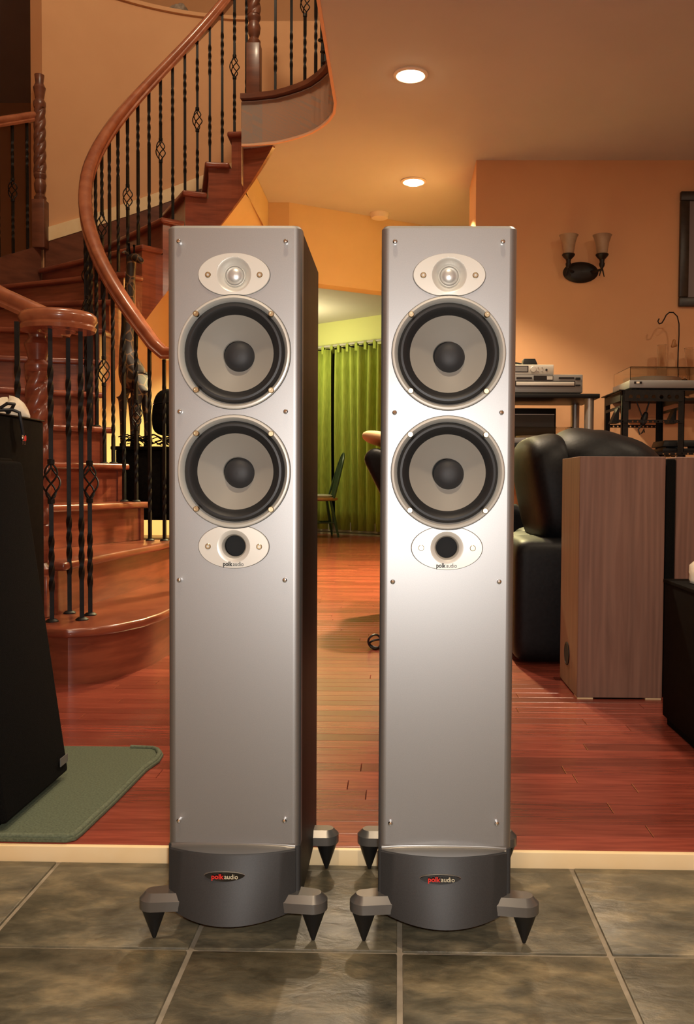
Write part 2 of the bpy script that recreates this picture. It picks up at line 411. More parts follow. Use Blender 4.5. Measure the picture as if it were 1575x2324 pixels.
# angled header over the opening to the dining room
d = Vector((.58, .33)).normalized(); nrm = Vector((-d.y, d.x))
h0 = Vector((-.78, SC.y + RW)); h1 = h0 + d * 2.1
struct(MB().prism([h0, h1, h1 + nrm * .13, h0 + nrm * .13], 2.08, CEIL).build('wall_header', 'hall', smooth=0))
# far end: angled dining wall
c0, c1 = Vector((-1.0, 10.98)), Vector((-.22, 10.38)); cdv = (c1 - c0).normalized(); cn = Vector((-cdv.y, cdv.x))
wa, wb = c0 - cdv * 1.6, c1 + cdv * 1.9
struct(MB().prism([wa, wb, wb + cn * .1, wa + cn * .1], TH, CEIL).build('wall_dining', 'dining_wall', smooth=0))
struct(MB().box(wa.x - .12, wa.x, 6.4, wa.y + .2, TH, CEIL).build('wall_dining_left', 'dining_wall', smooth=0))
struct(MB().box(1.25, 1.37, 5.95, 9.6, TH, CEIL).build('wall_dining_right', 'dining_wall', smooth=0))
# outer shell
struct(MB().box(-2.5, 3.2, 7.55, 7.68, LAND, 5.5).build('wall_back', 'wall', smooth=0))
struct(MB().box(-2.62, -2.5, 6.4, 12.0, TH, 5.5).build('wall_passage', 'wall', smooth=0))
struct(MB().box(-6.0, -2.62, 11.4, 11.5, TH, 5.5).build('wall_passage_end', 'wall', smooth=0))
struct(MB().box(-6.0, -5.9, 5.9, 11.4, TH, 5.5).build('wall_passage_left', 'wall', smooth=0))
struct(MB().box(-5.9, -4.6, 5.9, 6.0, TH, 5.5).build('wall_passage_near', 'wall', smooth=0))
struct(MB().box(-4.72, -4.6, -1.7, 5.9, -.05, 5.5).build('wall_left', 'wall', smooth=0))
struct(MB().box(3.2, 3.32, -1.7, 12.6, -.05, 5.5).build('wall_far_right', 'wall', smooth=0))
struct(MB().box(-4.72, 3.32, -1.72, -1.6, -.05, 5.5).build('wall_front', 'wall', smooth=0))
struct(MB().box(-6.0, 3.32, -1.72, 12.6, 5.5, 5.6).build('ceiling_upper', 'ceil', smooth=0))

# ceiling cans
def can(name, x, y, label, power, col=WARM):
    t = empty(name, (x, y, CEIL)); tag(t, label, 'light', 'recessed ceiling lights')
    MB().lathe([(.083, -.001), (.083, -.006), (.07, -.012), (.06, -.008), (.06, -.001)], n=40, cap0=False, cap1=False).build('trim_ring', 'canwhite', t)
    MB().lathe([(.0, -.03), (.02, -.0285), (.04, -.023), (.054, -.012), (.058, -.002), (.058, .0)], n=32, cap0=False, cap1=False).build('bulb', 'bulb', t)
    lamp('SPOT', name + '_light', (x, y, CEIL - .034), power, col, .05, spot_size=R(114), spot_blend=.25)
can('recessed_light', .045, 4.30, 'lit recessed ceiling light over the living room, nearer the balcony', 245)
can('recessed_light', .085, 5.80, 'lit recessed ceiling light over the hall, beside the smoke detector', 1300, (1.0, .86, .40))
# smoke detector
p = atZ(862, 494, CEIL)
sd = empty('smoke_detector', (p.x, p.y - .1, CEIL)); tag(sd, 'white smoke detector on the hall ceiling', 'smoke detector')
MB().lathe([(.068, 0), (.068, -.012), (.06, -.034), (.04, -.04), (0, -.04)][::-1], n=32).build('housing', 'white', sd)
MB().lathe([(.071, 0), (.071, -.008), (.066, -.008)], n=32, cap0=False, cap1=False).build('base_ring', 'white', sd)

# ================================================================== TOWER SPEAKERS
FY = 1.25
def fp(x, y): return atY(x, y, FY)
SX0, SX1 = fp(380, 1200).x, fp(683, 1200).x
SW = SX1 - SX0; SXC = (SX0 + SX1) / 2
def SP(px, py):       # pixel on the front of the tower beside the stairs -> local x, z
    p = fp(px, py); return p.x - SXC, p.z
ZT = SP(531, 511)[1]; ZB = .0445
DEP = .272
def rrect(x0, x1, y0, y1, r, seg=6, corners='front'):
    pts = []
    for (cx_, cy_, a0) in ((x0 + r, y0 + r, 180), (x1 - r, y0 + r, 270)):
        for k in range(seg + 1):
            a = R(a0 + 90 * k / seg); pts.append((cx_ + r * math.cos(a), cy_ + r * math.sin(a)))
    return pts + [(x1, y1), (x0, y1)]
def ellipse_cut(cx_, cz, a, b, kx, kz, kr, side, n=72):
    """ellipse outline, pushed out of the circle (kx,kz,kr) where they overlap"""
    pts = []
    for i in range(n):
        t = 2 * PI * i / n; x = cx_ + a * math.cos(t); z = cz + b * math.sin(t)
        if (x - kx) ** 2 + (z - kz) ** 2 < kr * kr:
            z = kz + side * math.sqrt(max(0, kr * kr - (x - kx) ** 2))
        pts.append((x, z))
    return pts
def make_tower():
    t = empty('tower_speaker', (SXC, FY, 0))
    hw_ = SW / 2
    # black ash cabinet
    zpl = SP(531, 1913)[1]
    cx0, cx1 = -hw_ + .0015, hw_ - .0015
    v_ = [(cx0, .024, ZB), (cx1, .024, ZB), (cx1, .024, ZT - .002), (cx0, .024, ZT - .002), (cx0, DEP, ZB), (cx1, DEP, ZB), (cx1, DEP, ZT - .002), (cx0, DEP, ZT - .002)]
    MB().add(v_, [(0, 1, 5, 4), (1, 2, 6, 5), (2, 3, 7, 6), (3, 0, 4, 7), (4, 5, 6, 7)]).build('cabinet', 'blackash', t, 35)
    box('inner_panel', 'dark', cx0 + .002, cx1 - .002, .07, .08, ZB + .01, ZT - .01, t)
    # silver baffle with rounded vertical edges
    b = MB(); out = rrect(-hw_, hw_, 0, .024, .011, 7)
    k_ = 7   # outline points 7 and 8 bound the flat front
    for prof_ in (out[8:17], [out[17]] + out[:8]):
        b.rings([[(x, y, z) for x, y in prof_] for z in (zpl - .004, ZT - .004)], False)
    ba = b.build('front_baffle', 'silver', t)
    fx0, fx1 = out[7][0], out[8][0]
    hol = [(*SP(531.5, 800), .0795), (*SP(531.5, 1070), .0795), (*SP(531.5, 624), .024), (*SP(531, 1240), .023)]
    bm = bmesh.new(); ed = []
    def loop_(pts):
        vs = [bm.verts.new((x, 0, z)) for x, z in pts]
        for i in range(len(vs)): ed.append(bm.edges.new((vs[i], vs[(i + 1) % len(vs)])))
    loop_([(fx0, zpl - .004), (fx1, zpl - .004), (fx1, ZT - .004), (fx0, ZT - .004)])
    for hx, hz, hr in hol: loop_([(hx + hr * math.cos(2 * PI * i / 56), hz + hr * math.sin(2 * PI * i / 56)) for i in range(56)])
    bmesh.ops.triangle_fill(bm, edges=ed, use_beauty=True, normal=(0, -1, 0))
    bmesh.ops.recalc_face_normals(bm, faces=bm.faces)
    me = bpy.data.meshes.new('baffle_face'); bm.to_mesh(me); bm.free(); me.materials.append(M['silver'])
    if me.polygons[0].normal.y > 0: me.flip_normals()
    bf = bpy.data.objects.new('baffle_face', me); COL.objects.link(bf); bf.parent = ba
    bt = MB(); o2 = rrect(-hw_ + .003, hw_ - .003, .003, .024, .01, 7)
    bt.rings([[(x, y, ZT - .004) for x, y in out], [(x, y, ZT) for x, y in o2]], True, False, True).build('baffle_top', 'silver', ba)
    # lower baffle behind the curved plinth (a cove, then the plinth)
    lo = rrect(-hw_, hw_, .0, .024, .004, 4)
    b = MB(); b.rings([[(x, y, z) for x, y in lo] for z in (ZB, zpl - .004)], True); b.build('lower_baffle', 'gunmetal', t)
    # bowed plinth
    zt_, zb_ = SP(531, 1923)[1], ZB
    pl = []; px0, px1 = -hw_ + .004, hw_ - .006; bow = .052; bowt = .022
    rs = []
    for z, q in ((zb_, 0), (zt_ - .002, 0), (zt_, .0015)):
        ring = []
        for k in range(25):
            u = -1 + 2 * k / 24; bw = bow if z == zb_ else bowt
            ring.append(((px0 + px1) / 2 + u * ((px1 - px0) / 2 - q), -.004 - bw * (1 - u * u) + q, z))
        ring += [(px1 - q, .01, z), (px0 + q, .01, z)]; rs.append(ring)
    plinth = MB().rings(rs).build('plinth', 'gunmetal', t)
    # soft cove above the plinth
    cv = MB(); rr_ = []
    for k in range(7):
        a = PI / 2 * k / 6
        rr_.append([(px0 + .002, -.014 + .014 * math.sin(a), zt_ + .011 * (1 - math.cos(a))), (px1 - .002, -.014 + .014 * math.sin(a), zt_ + .011 * (1 - math.cos(a)))])
    rr_ = [[a[0], a[1]] for a in rr_]
    vs = []; n_ = 25; cvr = []
    for k in range(9):
        a = PI / 2 * k / 8; s_ = 1 - math.sin(a)
        ring = []
        for j in range(n_):
            u = -1 + 2 * j / (n_ - 1); ring.append(((px0 + px1) / 2 + u * ((px1 - px0) / 2 - .001), -(.003 + bowt * (1 - u * u)) * s_ * .98 - .0002, zt_ + .0062 * (1 - math.cos(a)) + .0003))
        cvr.append(ring)
    MB().rings(cvr, close=False).build('cove', 'footmetal', plinth, 80)
    # badge on the plinth
    bx, bz = SP(520, 1964); fz = (bz - zb_) / (zt_ - zb_); by = -.004 - (bow + (bowt - bow) * fz) + .0008
    bd = MB(); 
    n_ = 40
    def lens(s_, y): return [(bx + s_ * .0285 * math.cos(2 * PI * i / n_), y - .0022 * 0 + 12 * (.0285 * s_ * math.cos(2 * PI * i / n_)) ** 2 * .44, bz + s_ * .0066 * math.sin(2 * PI * i / n_) * (abs(math.sin(2 * PI * i / n_)) ** .25)) for i in range(n_)]
    bdo = MB().rings([lens(1, by), lens(1, by - .003), lens(.97, by - .0038)]).build('badge', 'badge', plinth)
    MB().rings([lens(1.035, by + .001), lens(1.035, by - .0022), lens(1.0, by - .0026)], True, True, False).build('badge_rim', 'alu', plinth)
    o1, w1 = text_mesh('badge_letters', 'polk', .0098, 'inkred', plinth, (bx - .0178, by - .0039, bz - .0027), .00022, .98)
    o2_, w2 = text_mesh('badge_letters', 'audio', .0098, 'inkcream', plinth, (bx - .0178 + w1 + .0006, by - .0039, bz - .0027), 0, .9)
    # woofers
    r1 = .080
    centers = []
    for cyp in (800, 1070):
        wx, wz = SP(531.5, cyp); centers.append((wx, wz))
        we = MB().lathe([(r1, .0), (r1, .0028), (r1 - .0012, .0042), (r1 - .0036, .0048), (.0755, .0035), (.0715, -.004), (.0705, -.012)], (wx, 0, wz), 72, 'y', False, False).build('woofer', 'silver_bright', t)
        MB().lathe([(r1 + .0009, .0003), (r1 - .001, .0003)], (wx, 0, wz), 72, 'y', False, False).build('seam', 'gap', we)
        MB().lathe([(.0716, -.004), (.070, .0005), (.0675, .0032), (.0645, .0035), (.0615, .0018), (.0585, -.003), (.0552, -.0085), (.0540, -.0095)], (wx, 0, wz), 72, 'y', False, False).build('surround', 'rubber', we)
        MB().lathe([(.0546, -.009), (.045, -.0155), (.034, -.022), (.0215, -.028), (.0205, -.03)], (wx, 0, wz), 72, 'y', False, False).build('cone', 'cone', we)
        MB().lathe([(0, -.0135), (.006, -.0138), (.012, -.0152), (.017, -.018), (.0205, -.0222), (.0222, -.0275)][::-1], (wx + .003, 0, wz - .002), 40, 'y', False, False).build('dust_cap', 'capcloth', we)
        for sx_ in (-1, 1):
            for sz_ in (-1, 1):
                a = (wx + sx_ * .0532, 0, wz + sz_ * .0535)
                s1 = MB().lathe([(.0042, .0), (.0042, .0058), (.0034, .0066), (.0018, .0066), (.0018, .005), (0, .005)], a, 16, 'y', False, False).build('screw', 'screw', we)
    # tweeter plate
    tx, tz = SP(531.5, 624); a_, b_ = .0508, .0303
    pts = ellipse_cut(tx, tz, a_, b_, *centers[0], r1 + .0012, 1)
    def plate(pts, cx_, cz, name, hole, hc, par):
        n_ = len(pts)
        def sc_(s_, y): return [(cx_ + (x - cx_) * s_, y, cz + (z - cz) * s_) for x, z in pts]
        hx, hz = hc
        inner = []
        for x, z in pts:
            v = Vector((x - hx, z - hz)).normalized() * hole; inner.append((hx + v.x, -.0030, hz + v.y))
        MB().rings([sc_(1.012, -.0002), sc_(1.0, -.0004)], True, False, False).build('seam', 'gap', par)
        return MB().rings([sc_(1, .001), sc_(1, -.0018), sc_(.985, -.0028), inner], True, False, False).build(name, 'silver_bright', par)
    tw = plate(pts, tx, tz, 'tweeter_plate', .0245, (tx, tz), t)
    MB().lathe([(.0246, .0030), (.023, .0024), (.0205, -.0005), (.017, -.0048), (.0148, -.0062), (.0146, -.008)], (tx, 0, tz), 48, 'y', False, False).build('waveguide', 'silver_bright', tw)
    MB().lathe([(.0146, -.0066), (.0150, -.0042), (.0140, -.0032), (.0132, -.0045)], (tx, 0, tz), 48, 'y', False, False).build('dome_ring', 'silver_bright', tw)
    MB().lathe([(0, .0022), (.004, .0019), (.0075, .0008), (.0105, -.0012), (.0128, -.0042), (.0138, -.0072)][::-1], (tx, 0, tz), 40, 'y', False, False).build('dome', 'dome', tw)
    for k in range(16):
        a = R(20 + 140 * k / 15)
        MB().lathe([(.0007, .0026), (.0007, .0036), (0, .0038)], (tx + .0252 * math.cos(a), 0, tz + .0252 * math.sin(a)), 6, 'y', False).build('nub', 'silver_bright', tw, 0) if k % 2 == 0 else None
    for sx_ in (-1, 1):
        MB().lathe([(.0042, .0), (.0042, .0036), (.0034, .0042), (.0018, .0042), (.0018, .0028), (0, .0028)], (tx + sx_ * .0365, 0, tz - .0005), 16, 'y', False, False).build('screw', 'screw', tw)
    # port plate
    qx, qz = SP(531, 1240); pts = ellipse_cut(qx, qz, .0505, .0312, *centers[1], r1 + .0012, -1)
    pp = plate(pts, qx, qz, 'port_plate', .0235, (qx, qz), t)
    MB().lathe([(.0236, .0030), (.021, .0024), (.0175, .0004), (.0155, -.004), (.0152, -.012)], (qx, 0, qz), 48, 'y', False, False).build('port_flare', 'silver_bright', pp)
    MB().lathe([(.0153, -.009), (.0153, -.02), (0, -.02)], (qx, 0, qz), 40, 'y', False, False).build('port_tube', 'dark', pp)
    for sx_ in (-1, 1):
        MB().lathe([(.0042, .0), (.0042, .0036), (.0034, .0042), (.0018, .0042), (.0018, .0028), (0, .0028)], (qx + sx_ * .0365, 0, qz), 16, 'y', False, False).build('screw', 'screw', pp)
    lx = SP(507, 1284)
    o1, w1 = text_mesh('lettering', 'polk', .0090, 'ink', pp, (lx[0], -.0033, lx[1]), .00028, .82)
    text_mesh('lettering', 'audio', .0090, 'ink', pp, (lx[0] + w1 + .0004, -.0033, lx[1]), 0, .78)
    # grille pins
    for (px, py) in ((409, 551), (650, 551), (411, 935), (650, 935), (410, 1315), (648, 1315), (409, 1858), (647, 1858)):
        x, z = SP(px, py)
        MB().lathe([(.0027, -.001), (.0027, .004), (.0034, .0065), (.0034, .0085), (.0022, .0105), (0, .011)], (x, 0, z), 14, 'y', False, False).build('grille_pin', 'chrome', t)
    # outrigger feet
    for sx_ in (-1, 1):
        for (fy_, nm) in ((-.003, 'front'), (.233, 'rear')):
            cxx = sx_ * .115; r_ = .0205; zt2, zb2 = .0705, .0472
            def foot(zz, k):
                pts = []
                for j in range(13):
                    a = R(-90 + 180 * j / 12); pts.append((sx_ * (abs(cxx) + (r_ - k) * math.cos(a)), fy_ + (r_ - k) * math.sin(a), zz))
                pts += [(sx_ * .07, fy_ + (r_ - k) + (.012 if nm == 'front' else 0), zz), (sx_ * .07, fy_ - (r_ - k) * (.75 if nm == 'front' else 1), zz)]
                return pts
            ft = MB().rings([foot(zb2, 0), foot(zb2 + .014, 0), foot(zt2, .009)]).build('outrigger_foot', 'footmetal', t)
            MB().lathe([(.0, 0), (.0025, .0005), (.0185, .0465), (.0, .0465)], (cxx, fy_, .0006), 28, 'z', False, False).build('spike', 'spike', ft)
    # rear terminal cup, out of the lens's sight
    return t
tw1 = make_tower()
tag(tw1, 'silver tower speaker with dark side panel, standing beside the curved staircase', 'speaker', 'pair of silver tower speakers')
tw2 = copy_tree(tw1); tw2.location.x = (fp(865, 1200).x + fp(1165, 1200).x) / 2
tag(tw2, 'silver tower speaker standing beside the black leather recliner', 'speaker', 'pair of silver tower speakers')

# ================================================================== STAIRCASE
st = empty('curved_staircase', (SC.x, SC.y, TH)); tag(st, 'red oak curved staircase with twisted black iron balusters', 'staircase')
SOFF = Vector((SC.x, SC.y, TH))
def sb(mb, name, m, parent=None, smooth=35, bevel=0, seg=2):
    if parent is None or parent is st:
        mb.v = [(v[0] - SOFF.x, v[1] - SOFF.y, v[2] - SOFF.z) for v in mb.v]; return mb.build(name, m, st, smooth, bevel, seg)
    mb.v = [(v[0] - SOFF.x, v[1] - SOFF.y, v[2] - SOFF.z) for v in mb.v]; return mb.build(name, m, parent, smooth, bevel, seg)
def tread_poly(i):
    f0 = step_phi(i); f1 = step_phi(i + 1) - 1.2
    inn = [pol(f0 + (f1 - f0) * k / 6, RIN) for k in range(7)]
    if i <= 2: outr = []
    outer = [pol(f0 + (f1 - f0) * k / 6, rout(f0 + (f1 - f0) * k / 6) - .002) for k in range(7)]
    pl_ = inn + outer[::-1]
    return [Vector((min(p.x, -.93), p.y)) for p in pl_] if i >= 14 else pl_
T1 = [(-.80, 4.14), (-.80, 3.5), (-.805, 3.2), (-.815, 3.02), (-.84, 2.89), (-.89, 2.78), (-.95, 2.705), (-1.02, 2.675), (-1.09, 2.69), (-1.15, 2.745), (-1.19, 2.83), (-1.21, 2.95)]
T2 = [(-1.03, 4.14), (-1.045, 3.85), (-1.09, 3.4), (-1.125, 2.95)]
def offs(path, d_):
    out = []
    for i, p in enumerate(path):
        a = Vector(path[max(0, i - 1)]); b = Vector(path[min(len(path) - 1, i + 1)]); t = (b - a).normalized()
        out.append(Vector(p) + Vector((-t.y, t.x)) * d_)
    return out
for i in range(1, 16):
    z = TH + RISE * i
    if i == 1: poly = T1 + [(-1.25, 3.1), (-1.2, 3.3), (-1.15, 3.8), (-1.1, 4.14)]
    elif i == 2: poly = T2 + [pol(f, rout(f) - .002) for f in (262, 258, 254, 251)] + [pol(f, RIN) for f in (250, 256, 262)]
    else: poly = tread_poly(i)
    poly = [tuple(p)[:2] for p in poly]
    sb(MB().prism(poly, z - .03, z), 'tread', 'oak', bevel=.010, seg=3)
    # riser
    if i == 1:
        p0 = offs(T1, -.03); mb = MB(); mb.rings([[(p.x, p.y, TH), (q.x, q.y, TH), (q.x, q.y, z - .028), (p.x, p.y, z - .028)] for p, q in zip(p0, offs(T1, -.05))])
        sb(mb, 'riser', 'oak')
    elif i == 2:
        p0 = offs(T2, -.03); mb = MB(); mb.rings([[(p.x, p.y, z - RISE), (q.x, q.y, z - RISE), (q.x, q.y, z - .028), (p.x, p.y, z - .028)] for p, q in zip(p0, offs(T2, -.05))])
        sb(mb, 'riser', 'oak')
    else:
        f0 = step_phi(i); r0, r1_ = RIN + .045, rout(f0) - .003
        dr = Vector((math.cos(R(f0)), math.sin(R(f0)))); tg = Vector((dr.y, -dr.x))   # clockwise = walking direction
        a, b = pol(f0, r0) + tg * .03, pol(f0, r1_) + tg * .03
        sb(MB().prism([a, b, b + tg * .018, a + tg * .018], z - RISE, z - .028), 'riser', 'oak')
# last riser up to the landing
sb(MB().box(-.928, -.927, 5.18, SC.y + RW, TH + RISE * 15, LAND - .03), 'riser', 'oak_dark')
# inner stringer, stepped on top
mb = MB(); r0, r1_ = RIN + .03, RIN + .055
def strip(pa, pb, zt_):
    for k in range(3):
        fa_ = pa + (pb - pa) * k / 3; fb_ = pa + (pb - pa) * (k + 1) / 3
        za, zb2 = max(TH, zline(fa_) - .48), max(TH, zline(fb_) - .48)
        if zt_ - za < .02: continue
        A0, A1, B0, B1 = pol(fa_, r0), pol(fa_, r1_), pol(fb_, r0), pol(fb_, r1_)
        mb.hexa([(A0.x, A0.y, za), (A1.x, A1.y, za), (B1.x, B1.y, zb2), (B0.x, B0.y, zb2)], [(A0.x, A0.y, zt_), (A1.x, A1.y, zt_), (B1.x, B1.y, zt_), (B0.x, B0.y, zt_)])
for i in range(2, 16):
    f0 = step_phi(i); strip(f0 - 2.2, step_phi(i + 1) - 2.2 if i < 15 else 77.5, TH + RISE * i - .028)
for k in range(8): strip(77.5 - k * 2.7, 77.5 - (k + 1) * 2.7, CEIL - .001)
sb(mb, 'inner_stringer', 'oak')
# soffit, closed at the landing
rs = []
def cx_lim(v): return min(v, -.93)
for k in range(64):
    f = 262 - (262 - 76) * k / 63; z = max(TH + .004, zline(f) - .47); zo = max(TH + .004, zline(f) - .34); a, b = pol(f, RIN + .05), pol(f, rout(f) - .004)
    z, zo = min(z, CEIL - .02), min(zo, CEIL - .02)
    rs.append([(cx_lim(a.x), a.y, z), (cx_lim(b.x), b.y, zo), (cx_lim(b.x), b.y, zo + .012), (cx_lim(a.x), a.y, z + .012)])
sb(MB().rings(rs), 'soffit', 'hall')
sb(MB().box(-.9295, -.9265, 5.2, SC.y + RW - .002, 2.40, LAND - .035), 'soffit_end', 'hall')
# outer curb stringer, then skirt on the wall
rs = []
for k in range(50):
    f = 264 - (264 - 144) * k / 49; ro = rout(f); zl = zline(f); a, b = pol(f, ro), pol(f, ro + .045)
    z0 = max(TH, zl - .4)
    rs.append([(a.x, a.y, z0), (b.x, b.y, z0), (b.x, b.y, zl + .14), (a.x, a.y, zl + .14)])
sb(MB().rings(rs), 'outer_stringer', 'oak_dark')
rs = []; rw_ = []
for k in range(30):
    f = 143.3 - (143.3 - 92) * k / 29; zl = zline(f)
    a, b = pol(f, RW - .016), pol(f, RW - .001); rs.append([(a.x, a.y, zl - .3), (b.x, b.y, zl - .3), (b.x, b.y, zl + .15), (a.x, a.y, zl + .15)])
    a, b = pol(f, RW - .02), pol(f, RW - .001); rw_.append([(a.x, a.y, zl + .151), (b.x, b.y, zl + .151), (b.x, b.y, zl + .24), (a.x, a.y, zl + .24)])
sb(MB().rings(rs), 'wall_skirt', 'oak_dark')
sb(MB().rings(rw_), 'skirt_cap', 'trim_white')

# balusters
def baluster(x, y, z0, z1, basket, shoe=True, ph=0, w_=.0068, name='baluster'):
    mb = MB(); H = z1 - z0; rings = []
    def sq(z, a, k=1.0): return [(x + k * w_ * 1.414 * math.cos(a + ph + PI / 2 * j + PI / 4), y + k * w_ * 1.414 * math.sin(a + ph + PI / 2 * j + PI / 4), z) for j in range(4)]
    tw_ = [(.14, .36), (.64, .86)] if not basket else [(.10, .30), (.66, .88)]
    tw_ = [(z0 + H * a, z0 + H * b) for a, b in tw_]
    bz0, bz1 = z0 + H * .42, z0 + H * .42 + .115
    zs = [z0]; ang = 0; segs = []
    lo = z0
    def add_seg(za, zb, upto):
        pass
    parts = []; cur = z0
    if basket: spans = [(z0, bz0), (bz1, z1)]
    else: spans = [(z0, z1)]
    for s0, s1 in spans:
        rings = [sq(s0, 0)]
        for ta, tb in tw_:
            if ta < s0 - 1e-6 or tb > s1 + 1e-6: continue
            n_ = 16; rings.append(sq(ta, 0))
            for k in range(1, n_ + 1): rings.append(sq(ta + (tb - ta) * k / n_, PI * 2 * k / n_))
        rings.append(sq(s1, 0)); mb.rings(rings)
    o = sb(mb, name, 'iron', st, 40)
    if basket:
        bk = MB()
        for j in range(4):
            path = []
            for k in range(13):
                u = k / 12; rr_ = .004 + .024 * math.sin(PI * u) ** .8; a = ph + PI / 2 * j + u * PI * 1.1
                path.append((x + rr_ * math.cos(a), y + rr_ * math.sin(a), bz0 + (bz1 - bz0) * u))
            bk.tube(path, .0032, 5)
        for zc in (bz0 - .006, bz1 + .006): bk.lathe([(.006, -.009), (.0115, -.007), (.0115, .007), (.006, .009)], (x, y, zc), 10)
        sb(bk, 'basket', 'iron', o)
    if shoe: sb(MB().lathe([(.021, 0), (.021, .003), (.013, .009), (.011, .009)], (x, y, z0), 12), 'shoe', 'iron', o)
    return o
RB = RIN + .075; RAILH = .81
rail_prof = [(-.026, -.03), (.026, -.03), (.03, -.018), (.024, -.01), (.033, .004), (.031, .018), (.018, .029), (0, .032), (-.018, .029), (-.031, .018), (-.033, .004), (-.024, -.01), (-.03, -.018)]
k = 0
nb = 0
for i in range(2, 16):
    for h in (0, 1):
        f = step_phi(i) - 3.0 - h * DPH / 2
        p = pol(f, RB); zr = max(zline(f) + RAILH, TH + 1.22)
        baluster(p.x, p.y, TH + RISE * i, zr - .026, nb % 3 == 2, ph=R(f)); nb += 1
# inner handrail: climbs round to the landing newel
path = [(-.70, 4.05, 1.245), (-.80, 4.052, 1.245), (-.9, 4.055, 1.245), (-1.0, 4.056, 1.248)]
for k in range(44):
    f = 263 - (263 - 76) * k / 43; p = pol(f, RB); z = zline(f) + RAILH
    blend = max(0, min(1, (f - 240) / 26)); z = z * (1 - blend) + max(z, 1.25) * blend
    path.append((p.x, p.y, z))
path += [(-.855, 5.24, LAND + 1.0)]
sb(MB().sweep(rail_prof, path), 'handrail', 'oak_rail', smooth=50)
def newel(x, y, z0, z1, base_h=.24, square=.042, m='oak', nk=.2):
    t = MB(); t.box(x - square, x + square, y - square, y + square, z0, z0 + base_h)
    o = sb(t, 'newel_post', m, st, 35, .005, 2)
    L = z1 - z0 - base_h
    pr = [(square * .9, 0), (square * .95, .02), (square * .6, .04), (square * .85, .065), (square * .95, .1), (square * .7, .13), (square * .95, .15), (square * .95, .165), (.7 * square, .18)]
    sb(MB().lathe(pr, (x, y, z0 + base_h), 24), 'turned_foot', m, o)
    # rope-carved shaft
    zs0, zs1 = z0 + base_h + .17, z1 - nk; rs = []; n_ = 60
    for k in range(n_ + 1):
        u = k / n_; ring = []
        for j in range(36):
            a = 2 * PI * j / 36; rr_ = square * .86 * (1 - .08 * u) * (.70 + .44 * abs(math.sin(1.5 * (a - u * (zs1 - zs0) * 30))) ** .4)
            ring.append((x + rr_ * math.cos(a), y + rr_ * math.sin(a), zs0 + (zs1 - zs0) * u))
        rs.append(ring)
    sb(MB().rings(rs), 'carved_shaft', m, o, 60)
    pr = [(square * .85, -.005), (square * .95, .01), (square * .95, .03), (square * .65, .05), (square * .8, .09), (square * .95, .12), (square * .6, .15), (square * .75, .2)]
    sb(MB().lathe([(a_, b_ * nk / .2) for a_, b_ in pr], (x, y, zs1), 24), 'turned_neck', m, o)
    return o
newel(-.70, 4.06, TH, 1.215, .4)
# landing newel and guard
newel(-.855, 5.19, LAND, LAND + 1.15, .3, .04, 'oak_dark')
lg = [(-.70, 5.155), (-.60, 5.095), (-.515, 5.03), (-.445, 4.94), (-.40, 4.85), (-.375, 4.74), (-.372, 4.62), (-.372, 4.5)]
for q, (x, y) in enumerate(lg): baluster(x - .03, y + .03, LAND, LAND + .97, q % 3 == 2, ph=.3 * q)
sb(MB().sweep(rail_prof, [(-.855, 5.19, LAND + 1.0)] + [(x - .03, y + .03, LAND + 1.0) for x, y in lg]), 'landing_handrail', 'oak_rail', smooth=50)
# outer balustrade: volute, rail, newel at the wall
VC = Vector((-1.105, 2.86)); VZ = 1.172
path = []
for k in range(22):
    a = R(60 - 330 * k / 21); rr_ = .092 if k > 4 else .092 - .004 * (4 - k)
    path.append((VC.x + rr_ * math.cos(a), VC.y + rr_ * math.sin(a), VZ))
last = path[-1]
outp = []
for k in range(40):
    f = 259 - (259 - 144.5) * k / 39; p = pol(f, rout(f) + .02); u = k / 39
    z = zline(f) + .80 + .15 * min(1, u * 1.6)
    outp.append((p.x, p.y, z))
sb(MB().sweep(rail_prof, path + outp), 'outer_handrail', 'oak_rail', smooth=50)
sb(MB().lathe([(.05, -.03), (.062, -.018), (.062, .018), (.045, .03), (0, .033)], (VC.x, VC.y, VZ), 28, cap1=False), 'volute_cap', 'oak_rail')
newel(VC.x - .10, VC.y + .07, TH + RISE, VZ + .0, .14, .044, 'oak', .15)
for (px, py, bk) in ((118, 1411, True), (158, 1392, False), (186, 1407, False), (205, 1396, True)):
    p = atZ(px, py, TH + RISE); dv = (Vector((p.x, p.y)) - VC)
    q = VC + dv.normalized() * min(dv.length, .095)
    q = Vector((p.x, p.y))
    baluster(q.x, q.y, TH + RISE, VZ - .028, bk, ph=.4)
q = atZ(44, 1425, TH + RISE); baluster(q.x, q.y, TH + RISE, VZ - .028, False, ph=.2)
nb = 0
for k in range(30):
    f = 255 - (255 - 147) * k / 29; p = pol(f, rout(f) + .02); u = (259 - f) / (259 - 144.5)
    baluster(p.x, p.y, zline(f) + .14, zline(f) + .80 + .15 * min(1, u * 1.6) - .03, nb % 3 == 1, shoe=False, ph=R(f)); nb += 1
p = pol(144.3, RW - .005); newel(p.x, p.y, zline(144.5) + .12, zline(144.5) + 1.2, .3, .04, 'oak_dark')

# ================================================================== THINGS UNDER AND BESIDE THE STAIRS
def rbox(mb_args, name, m, parent, bevel=.01, seg=3): return MB().box(*mb_args).build(name, m, parent, 40, bevel, seg)
